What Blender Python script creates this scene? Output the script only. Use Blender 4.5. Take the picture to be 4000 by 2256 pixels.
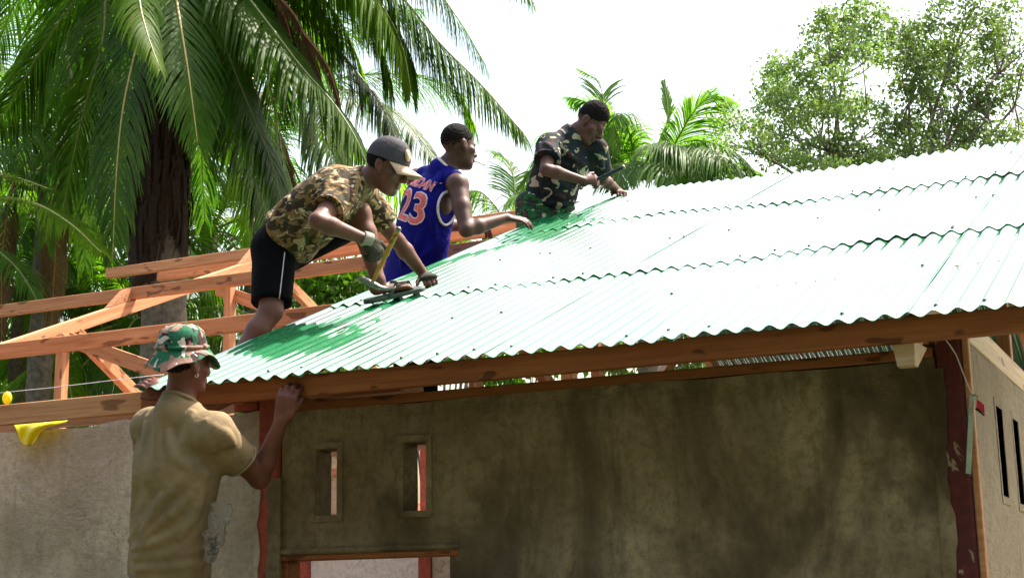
import bpy, bmesh, math, random
import numpy as np
from mathutils import Vector, Matrix, Euler, noise as mnoise
from mathutils.bvhtree import BVHTree
random.seed(7); np.random.seed(7)
sc = bpy.context.scene
for o in list(bpy.data.objects): bpy.data.objects.remove(o)
COL = sc.collection

# ------------------------------------------------------------------ camera
F = 5778.9; PIT = 0.209175; ROLL = -0.0177615; YAW = -0.447395
CAM = np.array([3.98364, -4.76010, 1.562655]); SL = 0.384859; ZE = 2.45
FW = np.array([math.sin(YAW)*math.cos(PIT), math.cos(YAW)*math.cos(PIT), math.sin(PIT)])
_r0 = np.array([math.cos(YAW), -math.sin(YAW), 0.0]); _u0 = np.cross(_r0, FW)
RT = _r0*math.cos(ROLL) + _u0*math.sin(ROLL); UP = np.cross(RT, FW)
cd = bpy.data.cameras.new('camera'); cam = bpy.data.objects.new('camera', cd); COL.objects.link(cam)
cd.sensor_fit = 'HORIZONTAL'; cd.sensor_width = 36; cd.lens = 36*F/4000; cd.clip_end = 2000; cd.clip_start = 0.05
cam.matrix_world = Matrix(((RT[0], UP[0], -FW[0], CAM[0]), (RT[1], UP[1], -FW[1], CAM[1]), (RT[2], UP[2], -FW[2], CAM[2]), (0, 0, 0, 1)))
sc.camera = cam

# ------------------------------------------------------------------ sky, sun, exposure
SUN_AZ = math.radians(34); SUN_EL = math.radians(60)      # azimuth from +Y towards +X
SUN = Vector((math.sin(SUN_AZ)*math.cos(SUN_EL), math.cos(SUN_AZ)*math.cos(SUN_EL), math.sin(SUN_EL)))
w = bpy.data.worlds.new('World'); sc.world = w; w.use_nodes = True
nt = w.node_tree; bg = nt.nodes['Background']
sky = nt.nodes.new('ShaderNodeTexSky'); sky.sky_type = 'NISHITA'; sky.sun_disc = False
sky.sun_elevation = SUN_EL; sky.sun_rotation = SUN_AZ; sky.air_density = 2.0; sky.dust_density = 6.0; sky.ozone_density = 1.0
nt.links.new(sky.outputs[0], bg.inputs[0]); bg.inputs[1].default_value = 0.15
sl = bpy.data.lights.new('sun', 'SUN'); sl.energy = 4.6; sl.angle = math.radians(0.6); sl.color = (1.0, 0.95, 0.87)
so = bpy.data.objects.new('sun', sl); COL.objects.link(so)
so.rotation_euler = SUN.to_track_quat('Z', 'Y').to_euler(); so.location = (0, 0, 30)
sc.view_settings.view_transform = 'Standard'; sc.view_settings.look = 'None'
sc.view_settings.exposure = 1.42; sc.view_settings.gamma = 1.0; sc.view_settings.use_curve_mapping = False

# ------------------------------------------------------------------ pixel -> place helpers (4000 x 2256 photo pixels)
def ray(x, y):
    d = FW*F + RT*(x-2000) - UP*(y-1128); return d/np.linalg.norm(d)
def plane(x, y, n, d):
    D = ray(x, y); n = np.array(n, float); return CAM + D*((d - n@CAM)/(n@D))
def PX(x, y, v): return plane(x, y, (1, 0, 0), v)
def PY(x, y, v): return plane(x, y, (0, 1, 0), v)
def PZ(x, y, v): return plane(x, y, (0, 0, 1), v)
NR = np.array([0, -math.sin(SL), math.cos(SL)])
def PR(x, y, off=0.0): return plane(x, y, NR, ZE*math.cos(SL)+off)
def PD(x, y, z):
    D = ray(x, y); return CAM + D*(z/(D@FW))

# ------------------------------------------------------------------ object helpers
def link(name, me, parent=None, mat=None, smooth=False):
    o = bpy.data.objects.new(name, me); COL.objects.link(o)
    if parent is not None: o.parent = parent
    if mat is not None and hasattr(me, 'materials') and len(me.materials) == 0: me.materials.append(mat)
    if smooth: me.polygons.foreach_set('use_smooth', [True]*len(me.polygons))
    return o
def thing(name, label, cat, loc=(0, 0, 0), group=None):
    o = bpy.data.objects.new(name, None); COL.objects.link(o); o.location = loc; o.empty_display_size = .1
    return tag(o, label, cat, group)
def tag(o, label=None, cat=None, group=None, kind=None):
    if label: o['label'] = label
    if cat: o['category'] = cat
    if group: o['group'] = group
    if kind: o['kind'] = kind
    return o
def mesh(name, v, f):
    me = bpy.data.meshes.new(name); me.from_pydata([tuple(map(float, q)) for q in v], [], [tuple(map(int, q)) for q in f]); me.update(); return me
def npmesh(name, v, quads):
    me = bpy.data.meshes.new(name); v = np.asarray(v, np.float32); q = np.asarray(quads, np.int32)
    n = q.shape[1]
    me.vertices.add(len(v)); me.vertices.foreach_set('co', v.ravel())
    me.loops.add(q.size); me.loops.foreach_set('vertex_index', q.ravel())
    me.polygons.add(len(q)); me.polygons.foreach_set('loop_start', np.arange(0, q.size, n, dtype=np.int32)); me.polygons.foreach_set('loop_total', np.full(len(q), n, np.int32))
    me.update(calc_edges=True); me.validate(); return me
_boxcache = {}
def box_me(lx, ly, lz, bev=0.004):
    key = (round(lx, 4), round(ly, 4), round(lz, 4), bev)
    if key in _boxcache: return _boxcache[key].copy()
    bm = bmesh.new(); bmesh.ops.create_cube(bm, size=1.0)
    for v in bm.verts: v.co = Vector((v.co.x*lx, v.co.y*ly, v.co.z*lz))
    if bev: bmesh.ops.bevel(bm, geom=bm.edges[:], offset=min(bev, .3*min(lx, ly, lz)), segments=1, affect='EDGES')
    me = bpy.data.meshes.new('box'); bm.to_mesh(me); bm.free(); _boxcache[key] = me; return me.copy()
def box(name, x0, x1, y0, y1, z0, z1, mat, parent=None, bev=0.004):
    o = link(name, box_me(x1-x0, y1-y0, z1-z0, bev), parent, mat); o.location = ((x0+x1)/2, (y0+y1)/2, (z0+z1)/2); return o
def beam(name, a, b, w, h, mat, parent=None, up=(0, 0, 1), ext=0.0, bev=0.003):
    """bar from a to b; w = width across, h = depth along 'up'"""
    a = Vector(a); b = Vector(b); d = (b-a); L = d.length; d.normalize(); u = Vector(up); s = d.cross(u).normalized(); u = s.cross(d)
    o = link(name, box_me(L+2*ext, w, h, bev), parent, mat)
    m = Matrix((d, -s, u)).transposed().to_4x4(); m.translation = (a+b)/2
    o.matrix_basis = m; return o

# ------------------------------------------------------------------ materials
def mat(name): 
    m = bpy.data.materials.new(name); m.use_nodes = True; return m, m.node_tree, m.node_tree.nodes['Principled BSDF']
def N(nt, t, **k):
    n = nt.nodes.new(t)
    for a, b in k.items(): setattr(n, a, b)
    return n
def ramp(nt, fac, stops, interp='LINEAR'):
    r = N(nt, 'ShaderNodeValToRGB'); r.color_ramp.interpolation = interp
    while len(r.color_ramp.elements) < len(stops): r.color_ramp.elements.new(.5)
    for e, (p, c) in zip(r.color_ramp.elements, stops): e.position = p; e.color = (c[0], c[1], c[2], 1) if hasattr(c, '__len__') else (c, c, c, 1)
    nt.links.new(fac, r.inputs[0]); return r.outputs[0]
def nz(nt, vec, scale, detail=4, rough=.55, dist=0):
    n = N(nt, 'ShaderNodeTexNoise'); n.inputs['Scale'].default_value = scale; n.inputs['Detail'].default_value = detail
    n.inputs['Roughness'].default_value = rough; n.inputs['Distortion'].default_value = dist
    if vec is not None: nt.links.new(vec, n.inputs['Vector'])
    return n.outputs['Fac']
def mapping(nt, vec, scale=(1, 1, 1), loc=(0, 0, 0), rot=(0, 0, 0)):
    m = N(nt, 'ShaderNodeMapping'); m.inputs['Scale'].default_value = scale; m.inputs['Location'].default_value = loc; m.inputs['Rotation'].default_value = rot
    nt.links.new(vec, m.inputs['Vector']); return m.outputs[0]
def mix(nt, fac, a, b, mode='MIX'):
    m = N(nt, 'ShaderNodeMix', data_type='RGBA', blend_type=mode)
    for s, v in ((0, fac), (6, a), (7, b)):
        if hasattr(v, 'links') or hasattr(v, 'is_linked'): nt.links.new(v, m.inputs[s])
        elif s == 0: m.inputs[0].default_value = v
        else: m.inputs[s].default_value = (v[0], v[1], v[2], 1)
    return m.outputs[2]
def bump(nt, b, h, strength=.5, dist=.01):
    n = N(nt, 'ShaderNodeBump'); n.inputs['Strength'].default_value = strength; n.inputs['Distance'].default_value = dist
    nt.links.new(h, n.inputs['Height']); nt.links.new(n.outputs[0], b.inputs['Normal'])
def objco(nt): return N(nt, 'ShaderNodeTexCoord').outputs['Object']
def geopos(nt): return N(nt, 'ShaderNodeNewGeometry').outputs['Position']
def orand(nt): return N(nt, 'ShaderNodeObjectInfo').outputs['Random']

def wood_mat(name, c0, c1, c2, rough=.6):
    m, nt, b = mat(name); oc = objco(nt); rd = orand(nt)
    cm = N(nt, 'ShaderNodeCombineXYZ'); sm = N(nt, 'ShaderNodeMath', operation='MULTIPLY'); sm.inputs[1].default_value = 37.0
    nt.links.new(rd, sm.inputs[0]); nt.links.new(sm.outputs[0], cm.inputs[1]); nt.links.new(sm.outputs[0], cm.inputs[0])
    ad = N(nt, 'ShaderNodeVectorMath', operation='ADD'); nt.links.new(oc, ad.inputs[0]); nt.links.new(cm.outputs[0], ad.inputs[1]); v = ad.outputs[0]
    g = nz(nt, mapping(nt, v, (2.2, 42, 42)), 1.0, 6, .6, .6)
    g2 = nz(nt, mapping(nt, v, (1.2, 9, 9)), 1.0, 3)
    c = ramp(nt, g, [(.28, c0), (.5, c1), (.75, c2)])
    c = mix(nt, ramp(nt, g2, [(.35, 0.0), (.7, .55)]), c, c0)
    k = nz(nt, mapping(nt, v, (6, 20, 20)), 1.0, 1)                      # knots and dark blotches
    c = mix(nt, ramp(nt, k, [(.655, 0.0), (.70, .75)]), c, tuple(q*.35 for q in c0))
    hs = N(nt, 'ShaderNodeHueSaturation'); nt.links.new(c, hs.inputs['Color'])
    mp = N(nt, 'ShaderNodeMapRange'); mp.inputs['To Min'].default_value = .78; mp.inputs['To Max'].default_value = 1.18; nt.links.new(rd, mp.inputs[0]); nt.links.new(mp.outputs[0], hs.inputs['Value'])
    nt.links.new(hs.outputs[0], b.inputs['Base Color']); b.inputs['Roughness'].default_value = rough; b.inputs['Specular IOR Level'].default_value = .18
    bump(nt, b, g, .35, .004); return m
M = {}
M['wood'] = wood_mat('sawn_timber', (.36, .145, .060), (.54, .245, .120), (.66, .36, .20))
M['redwood'] = wood_mat('reddish_timber', (.20, .060, .019), (.32, .108, .037), (.40, .15, .06))
M['palewood'] = wood_mat('pale_timber', (.40, .27, .17), (.55, .40, .27), (.64, .49, .35))

def plaster_mat(name, c0, c1, c2, dark, dk=.6, sc_=1.0):
    m, nt, b = mat(name); v = mapping(nt, geopos(nt), (sc_, sc_, sc_))
    a = nz(nt, v, 1.3, 6, .62, .5); c = ramp(nt, a, [(.3, c0), (.5, c1), (.7, c2)])
    d = nz(nt, mapping(nt, v, (1, 1, .55), (3.1, 0, 1.7)), 1.5, 5, .6, .9)
    c = mix(nt, ramp(nt, d, [(.47, 0.0), (.555, dk*.62), (.68, dk)]), c, dark)
    s = nz(nt, mapping(nt, v, (5, 5, 1.6)), 2.6, 7, .7, 1.2)
    c = mix(nt, ramp(nt, s, [(.5, 0.0), (.8, .55)]), c, dark)
    f = nz(nt, v, 26, 8, .7)
    c = mix(nt, ramp(nt, f, [(.35, .5), (.55, 0.0)]), c, tuple(q*.6 for q in c0))
    vo = N(nt, 'ShaderNodeTexVoronoi', feature='DISTANCE_TO_EDGE'); vo.inputs['Scale'].default_value = 1.1
    wv = N(nt, 'ShaderNodeVectorMath', operation='SCALE'); wn = N(nt, 'ShaderNodeTexNoise'); wn.inputs['Scale'].default_value = 3.0; wn.inputs['Detail'].default_value = 6; nt.links.new(v, wn.inputs['Vector']); nt.links.new(wn.outputs['Color'], wv.inputs[0]); wv.inputs['Scale'].default_value = .55
    wa = N(nt, 'ShaderNodeVectorMath', operation='ADD'); nt.links.new(v, wa.inputs[0]); nt.links.new(wv.outputs[0], wa.inputs[1]); nt.links.new(wa.outputs[0], vo.inputs['Vector'])
    ck = ramp(nt, vo.outputs['Distance'], [(.0, .75), (.006, 0.0)]); ckm = ramp(nt, nz(nt, v, .9, 2), [(.48, 0.0), (.6, 1.0)]); ckx = N(nt, 'ShaderNodeMath', operation='MULTIPLY'); nt.links.new(ck, ckx.inputs[0]); nt.links.new(ckm, ckx.inputs[1])
    c = mix(nt, ckx.outputs[0], c, tuple(q*.3 for q in c0))
    dr = nz(nt, mapping(nt, v, (9, 9, .7)), 1.0, 4, .6); c = mix(nt, ramp(nt, dr, [(.60, 0.0), (.78, .5)]), c, dark)
    pt = nz(nt, v, 60, 2, .5); c = mix(nt, ramp(nt, pt, [(.70, 0.0), (.74, .8)]), c, tuple(q*.45 for q in c0))
    nt.links.new(c, b.inputs['Base Color']); b.inputs['Roughness'].default_value = .93; b.inputs['Specular IOR Level'].default_value = .1
    tw = nz(nt, mapping(nt, v, (3, 3, 9), (0, 0, 0), (0, .5, 0)), 1.0, 5, .65, 2.2); hh_ = N(nt, 'ShaderNodeMath', operation='ADD'); h = N(nt, 'ShaderNodeMath', operation='ADD'); l0 = nz(nt, v, 7, 6, .65, .8); nt.links.new(l0, hh_.inputs[0]); nt.links.new(tw, hh_.inputs[1]); l = hh_.outputs[0]; nt.links.new(f, h.inputs[0]); nt.links.new(l, h.inputs[1])
    bump(nt, b, h.outputs[0], .55, .02); return m
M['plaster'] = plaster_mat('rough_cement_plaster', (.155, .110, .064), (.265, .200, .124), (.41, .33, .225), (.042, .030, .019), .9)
M['plaster_pale'] = plaster_mat('skylit_cement_plaster', (.41, .335, .27), (.52, .43, .35), (.60, .51, .42), (.25, .195, .15), .6)  # lighter copy of the wall plaster: open-sky brightness put into its colour
M['plaster_side'] = plaster_mat('side_cement_plaster', (.28, .22, .16), (.335, .27, .20), (.37, .30, .235), (.20, .15, .105), .35)
M['plaster_white'] = plaster_mat('whitewashed_plaster', (.72, .66, .62), (.78, .73, .69), (.82, .78, .74), (.60, .54, .50), .3)

def redcol_mat(name, thr, c=(.16, .018, .014)):
    m, nt, b = mat(name); v = geopos(nt)
    n = nz(nt, mapping(nt, v, (1, 1, .5)), 9, 5, .6, .7); r = nz(nt, v, 30, 4)
    red = ramp(nt, r, [(.3, tuple(q*.7 for q in c)), (.7, tuple(q*1.35 for q in c))])
    f = ramp(nt, n, [(thr, 0.0), (thr+.02, 1.0)])
    cc = mix(nt, f, red, ramp(nt, r, [(.3, (.22, .17, .12)), (.7, (.34, .27, .2))]))
    nt.links.new(cc, b.inputs['Base Color']); b.inputs['Roughness'].default_value = .8; bump(nt, b, n, .8, .02); return m
M['red_patchy'] = redcol_mat('red_painted_concrete_with_mortar', .62, (.085, .010, .011))
M['red'] = redcol_mat('red_painted_concrete', .70, (.30, .05, .028))

def plain(name, c, rough=.7, metal=0.0, spec=.5, bscale=0, bstr=.3, var=0.0, coat=0.0):
    m, nt, b = mat(name); b.inputs['Base Color'].default_value = (*c, 1); b.inputs['Roughness'].default_value = rough
    b.inputs['Metallic'].default_value = metal; b.inputs['Specular IOR Level'].default_value = spec; b.inputs['Coat Weight'].default_value = coat
    if bscale:
        n = nz(nt, objco(nt), bscale, 5, .6)
        if var: nt.links.new(ramp(nt, n, [(.3, tuple(q*(1-var) for q in c)), (.7, tuple(min(1, q*(1+var)) for q in c))]), b.inputs['Base Color'])
        if bstr: bump(nt, b, n, bstr, .01)
    return m
def roof_mat():
    m, nt, b = mat('glossy_green_painted_metal'); v = geopos(nt)
    n = nz(nt, mapping(nt, v, (1, 1, 1)), 2.2, 4, .6); n2 = nz(nt, v, 40, 5, .7)
    c = ramp(nt, n, [(.3, (.002, .115, .036)), (.7, (.003, .155, .052))])
    c = mix(nt, ramp(nt, n2, [(.62, 0.0), (.8, .35)]), c, (.12, .25, .19))
    nt.links.new(c, b.inputs['Base Color']); b.inputs['Metallic'].default_value = 0.0; b.inputs['Specular IOR Level'].default_value = .04
    rr = ramp(nt, n, [(.3, .45), (.7, .55)]); nt.links.new(rr, b.inputs['Roughness'])
    b.inputs['Coat Weight'].default_value = 1.0; b.inputs['Coat Roughness'].default_value = .035; b.inputs['Coat IOR'].default_value = 2.5
    bump(nt, b, nz(nt, mapping(nt, v, (3, 1, 1)), 6, 3, .5), .06, .01); return m
M['roof'] = roof_mat()
M['nail'] = plain('galvanised_nail', (.10, .11, .10), .5, .7)
# ================================================================== ground
def ground_mat():
    m, nt, b = mat('earth_with_grass'); v = geopos(nt)
    a = nz(nt, v, .6, 8, .65); c = ramp(nt, a, [(.30, (.13, .095, .06)), (.44, (.08, .08, .035)), (.58, (.04, .07, .02))])
    f = nz(nt, v, 20, 6, .7); c = mix(nt, ramp(nt, f, [(.4, .4), (.6, 0.0)]), c, (.07, .05, .03))
    nt.links.new(c, b.inputs['Base Color']); b.inputs['Roughness'].default_value = .95; bump(nt, b, f, .6, .05); return m
g = 40
gx = np.concatenate([np.linspace(-700, -30, 8), np.linspace(-25, 25, 40), np.linspace(30, 700, 8)])
GV = [(x, y, (0.0 if abs(x) < 12 and -8 < y < 14 else .35*mnoise.noise(Vector((x*.05, y*.05, 0))) - .05) ) for y in gx for x in gx]
n_ = len(gx); GF = [(j*n_+i, j*n_+i+1, (j+1)*n_+i+1, (j+1)*n_+i) for j in range(n_-1) for i in range(n_-1)]
tag(link('ground', mesh('ground', GV, GF), None, ground_mat(), True), kind='structure')

# ================================================================== house
house = thing('house', 'unfinished cement house with a half laid green corrugated roof on bare timber trusses', 'house', (0, .5, 0))
HM = Matrix.Translation((0, -.5, 0))
def H(o):                     # parent to the house, keeping world coordinates
    o.parent = house; o.matrix_parent_inverse = HM; return o
def wall_mesh(u0, u1, z0, z1, holes, th, step=.09, amp=.004, topvar=.0):
    us = sorted(set(list(np.linspace(u0, u1, max(2, int((u1-u0)/step)))) + [q for h in holes for q in h[:2]]))
    zs = sorted(set(list(np.linspace(z0, z1, max(2, int((z1-z0)/step)))) + [q for h in holes for q in h[2:]]))
    nu, nz_ = len(us), len(zs); V = []; Fc = []
    def inh(a, c): return any(h[0] < a < h[1] and h[2] < c < h[3] for h in holes)
    for s in (0, 1):
        for j, z in enumerate(zs):
            for i, uu in enumerate(us):
                d = amp*mnoise.noise(Vector((uu*3.1, z*3.1, s*7+u0))) + amp*.5*mnoise.noise(Vector((uu*11, z*11, s*3)))
                zz = z + (topvar*mnoise.noise(Vector((uu*4, 3.3, u0))) if j == nz_-1 else 0)
                V.append((uu, (th if s else 0)+(-d if s else d), zz))
    off = nu*nz_; solid = lambda i, j: 0 <= i < nu-1 and 0 <= j < nz_-1 and not inh((us[i]+us[i+1])/2, (zs[j]+zs[j+1])/2)
    for j in range(nz_-1):
        for i in range(nu-1):
            if not solid(i, j): continue
            a, b_, c, d = j*nu+i, j*nu+i+1, (j+1)*nu+i+1, (j+1)*nu+i
            Fc.append((a, b_, c, d)); Fc.append((off+d, off+c, off+b_, off+a))
            if not solid(i, j-1): Fc.append((a, off+a, off+b_, b_))
            if not solid(i, j+1): Fc.append((d, c, off+c, off+d))
            if not solid(i-1, j): Fc.append((a, d, off+d, off+a))
            if not solid(i+1, j): Fc.append((b_, off+b_, off+c, c))
    return mesh('wall', V, Fc)
def wall(u0, u1, z0, z1, holes, th, m, at, rotz=0, **k):
    o = link('wall', wall_mesh(u0, u1, z0, z1, holes, th, **k), None, m); o.location = at; o.rotation_euler = (0, 0, rotz); return H(o)
WY = .50; WT = 2.375; TH = .11
slit1 = (.537, .641, 1.935, 2.21); slit2 = (.959, 1.063, 1.936, 2.213); opening = (.345, 1.187, .85, 1.772)
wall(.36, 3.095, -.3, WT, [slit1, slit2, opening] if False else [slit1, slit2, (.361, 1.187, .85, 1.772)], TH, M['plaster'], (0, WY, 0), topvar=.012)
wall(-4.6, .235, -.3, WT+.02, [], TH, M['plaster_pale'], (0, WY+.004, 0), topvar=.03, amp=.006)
wall(.62, 9.3, -.3, 2.44, [(1.15, 1.31, 1.93, 2.275), (1.62, 1.79, 1.925, 2.275), (2.25, 2.42, 1.925, 2.275)], TH, M['plaster_side'], (3.2+.0, 0, 0), math.pi/2)
wall(-4.6, 3.05, -.3, 2.40, [(-3.6, -2.4, .9, 1.9), (.2, 1.4, .9, 1.9)], TH, M['plaster_white'], (0, 9.2, 0))
wall(.62, 9.2, -.3, 2.38, [], TH, M['plaster_white'], (-4.49, 0, 0), math.pi/2)
# inner partition seen through the window opening, with its red columns
wall(-1.80, -.945, -.3, 2.06, [], .1, M['plaster_white'], (0, 4.0, 0)); wall(-.845, 3.04, -.3, 2.06, [], .1, M['plaster_pale'], (0, 4.0, 0)); wall(-4.48, -1.98, -.3, 2.06, [], .1, M['plaster_white'], (0, 4.0, 0))
for a, b_, y, z in ((-1.98, -1.80, 3.99, 2.14), (-.945, -.845, 3.985, 2.14), (-2.06, -1.93, 6.0, 2.95)):
    H(box('column', a, b_, y, y+.12, -.3, z, M['red'], None, .006))
# slit window frames: raised cement borders
def border(x0, x1, z0, z1, wd, y, dp, m, nm='window_frame'):
    V = []; Fc = []
    xs = (x0-wd, x0, x1, x1+wd); zs = (z0-wd, z0, z1, z1+wd)
    me = wall_mesh(x0-wd, x1+wd, z0-wd, z1+wd, [(x0, x1, z0, z1)], dp, step=.05, amp=.003)
    o = link(nm, me, None, m); o.location = (0, y, 0); return H(o)
for s_ in (slit1, slit2): border(*[s_[0]-.001, s_[1]+.001, s_[2]-.001, s_[3]+.001], .026, WY-.012, .05, M['plaster'])
# window opening: lip, wooden lintel, jamb
H(box('lintel', .30, 1.215, WY-.014, WY+.05, 1.778, 1.803, M['plaster'], None, .008))
H(box('window_frame', .33, 1.205, WY-.008, WY+.09, 1.752, 1.7745, M['redwood'], None))
H(box('window_frame', .3485, .392, WY+.004, WY+.10, .85, 1.751, M['redwood'], None))
H(box('window_frame', 1.162, 1.19, WY+.002, WY+.1, .85, 1.751, M['plaster'], None))
# columns
H(box('column', .243, .352, WY-.016, WY+.13, -.3, 2.46, M['red'], None, .01))
H(box('column', 3.0955, 3.186, WY+.004, WY+.16, -.3, 2.47, M['red_patchy'], None, .01))
H(box('corner_strip', 3.19, 3.212, WY+.012, WY+.05, -.3, 2.445, M['wood'], None))
# wall plates
H(beam('wall_plate', (.355, WY+.045, 2.3965), (3.09, WY+.045, 2.3965), .09, .039, M['redwood']))
H(beam('wall_plate', (3.165, .60, 2.489), (3.165, 9.2, 2.489), .08, .10, M['palewood']))
H(box('brick', -.30, -.14, WY, WY+.10, 2.402, 2.430, M['red'], None, .006)); H(box('brick', .10, .225, WY+.001, WY+.10, 2.402, 2.44, M['red'], None, .006))
# side wall slit frames
for y0, y1, z0, z1 in ((1.15, 1.31, 1.93, 2.275), (1.62, 1.79, 1.925, 2.275), (2.25, 2.42, 1.925, 2.275)):
    o = link('window_frame', wall_mesh(y0-.03, y1+.03, z0-.03, z1+.03, [(y0, y1, z0, z1)], .05, step=.06, amp=.002), None, M['plaster_side']); o.location = (3.2035, 0, 0); o.rotation_euler = (0, 0, math.pi/2); H(o)
    H(box('slit_filler', 3.15, 3.183, y0+.045, y1-.002, z0+.001, z1-.001, M['plaster_side'], None))  # plaster slab added inside the slit so the black opening looks lighter

# ---------------------------------------------------------------- timber: fascia, purlins, trusses
cs, sn = math.cos(SL), math.sin(SL)
def rp(X, s, off=0.0): return Vector((X, s*cs - off*sn*1.0 if False else s*cs - off*sn, ZE + s*sn + off*cs))
H(beam('fascia_board', (-4.9, .052, 2.401), (-.02, .052, 2.401), .035, .088, M['wood']))
H(beam('fascia_board', (-.019, .051, 2.4055), (3.85, .051, 2.4055), .036, .083, M['redwood']))
PH = .085
RU = tuple(NR)
def purlin(s, x0, x1, m='wood', off=-.012, w=.05, h=PH, dz=0):
    a = rp(x0, s, off-h/2); b_ = rp(x1, s, off-h/2); return H(beam('purlin', a, b_, w, h, M[m], None, up=(0, 0, 1)))
purlin(1.74, -4.9, 3.8); purlin(3.70, -4.9, 3.8); purlin(5.36, -4.58, .35); purlin(4.86, .36, 3.8, 'redwood')
purlin(.85, .02, 3.8, 'redwood'); purlin(2.7, .02, 3.8, 'redwood'); purlin(4.55, .02, 3.8, 'redwood')
RIDGE_Y = 5.36*cs; RIDGE_Z = ZE + 5.36*sn
def rp2(X, s, off=0.0):  # far slope, s measured down from the ridge
    return Vector((X, RIDGE_Y + .22 + s*cs + off*sn, RIDGE_Z - s*sn + off*cs))
for s, x0 in ((.05, -4.2), (1.7, -4.6), (3.4, -4.6)):
    H(beam('purlin', rp2(x0, s, -.06), rp2(3.8, s, -.06), .05, PH, M['wood']))
def truss(X, w=.055):
    t = link('truss', box_me(w, 9.0, .09), None, M['wood']); t.location = (X, 4.95, 2.475); H(t)     # bottom chord
    K = Matrix.Translation((-X, -4.95, -2.475))
    def ch(o): o.parent = t; o.matrix_parent_inverse = K; return o
    off = -.012-PH-.045
    ch(beam('top_chord', rp(X, .15, off), rp(X, 5.30, off), w, .09, M['wood'], up=RU))
    ch(beam('top_chord', rp2(X, -.1, off+.02), rp2(X, 5.0, off+.02), w, .09, M['wood'], up=(0, sn, cs)))
    top = lambda Y: ZE + Y*math.tan(SL) - .19
    ch(beam('post', (X+.003, 2.78, 2.52), (X+.003, 2.78, top(2.78)), .062, .07, M['wood'], up=(0, 1, 0)))
    ch(beam('post', (X+.004, 4.62, 2.52), (X+.004, 4.62, top(4.62)), .062, .085, M['wood'], up=(0, 1, 0)))
    ch(beam('diagonal_brace', (X+.006, 2.90, top(2.9)-.02), (X+.006, 4.52, 2.53), .06, .085, M['wood'], up=(0, .6, .8)))
    ch(beam('diagonal_brace', (X+.006, 6.4, 3.55), (X+.006, 4.72, 2.53), .06, .085, M['wood'], up=(0, -.6, .8)))
    for s in (1.74, 3.70, 5.36):                                               # wedge cleats below each purlin
        c0 = rp(X, s-.03, -.012-PH); V = []
        for dx in (-w/2, w/2):
            for ds, dn in ((-.25, .003), (.0, .003), (.0, .085), (-.05, .085)):
                q = rp(X+dx, s-.028+ds, -.012-PH+dn); V.append(q)
        o = link('cleat', mesh('cleat', V, [(0, 1, 2, 3), (7, 6, 5, 4), (0, 4, 5, 1), (1, 5, 6, 2), (2, 6, 7, 3), (3, 7, 4, 0)]), None, M['wood']); ch(o)
    return t
for X in (-3.0, .12, 3.05): truss(X)
H(beam('long_brace', PY(250, 1318, 2.83), PY(760, 1500, 2.83), .03, .10, M['wood'])); H(beam('long_brace', PY(850, 1130, 4.66), PY(1330, 1300, 4.66), .03, .10, M['wood']))
# tail of the truss sticking out below the fascia, and a ceiling joist row
xa = PY(3483, 1325, .075)[0]; zt = 2.372; zb_ = PY(3520, 1430, .075)[2]; V = []
for dx in (0, .072): V += [(xa+dx+(.012 if not dx else -.004)*q[2], q[0], q[1]) for q in ((.075, zb_, 1), (.075, zt, 0), (.30, zt+.01, 0), (.125, zb_, 1))]
o = link('rafter_tail', mesh('rafter_tail', V, [(0, 4, 5, 1), (3, 2, 6, 7), (0, 1, 2, 3), (7, 6, 5, 4), (0, 3, 7, 4), (1, 5, 6, 2)]), None, M['palewood']); H(o)
for Y, x0, x1 in ((.86, -3.2, .6), (1.2, -3.2, .6), (3.05, -3.2, .6), (3.3, -3.2, .6)):
    H(beam('ceiling_joist', (x0, Y, 2.545), (x1, Y, 2.545), .22, .045, M['wood']))
# timber frame inside, behind the first slit
for x0, x1, z0, z1, m_ in ((-1.70, -1.645, 2.061, 2.85, 'wood'), (-1.64, -1.40, 2.061, 2.85, 'palewood'), (-1.8, -1.3, 2.445, 2.505, 'wood'), (-1.8, -1.3, 2.151, 2.19, 'wood')):
    H(box('inner_frame', x0, x1, 4.0-(.02 if m_ == 'wood' and x1-x0 > .4 else 0), 4.05, z0, z1, M[m_], None))
# ragged mortar smeared over the column edges
def smear(x0, x1, z0, z1, y, seed, edge=1, m='plaster', amp=.022):
    n = 60; V = []; 
    for i in range(n+1):
        z = z0+(z1-z0)*i/n; nzv = amp*(mnoise.noise(Vector((z*5.5, seed, 0)))+.6*mnoise.noise(Vector((z*17, seed, 1)))+.3*mnoise.noise(Vector((z*45, seed, 2))))
        a, b = (x0, x1+nzv) if edge > 0 else (x0+nzv, x1)
        V += [(a, y, z), (b, y, z), (b, y+.012, z), (a, y+.012, z)]
    Fc = []
    for i in range(n):
        k = i*4
        for j in range(4): Fc.append((k+j, k+(j+1) % 4, k+4+(j+1) % 4, k+4+j))
    return H(link('mortar_smear', mesh('mortar_smear', V, Fc), None, M[m]))
smear(3.07, 3.118, -.2, 2.34, WY-.004, 3.3, 1, 'plaster', .018); smear(.236, .262, -.2, 2.06, WY-.021, 8.1, 1, 'plaster_pale', .02); smear(.305, .365, -.2, 2.10, WY-.019, 5.7, -1, 'plaster', .026)

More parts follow.
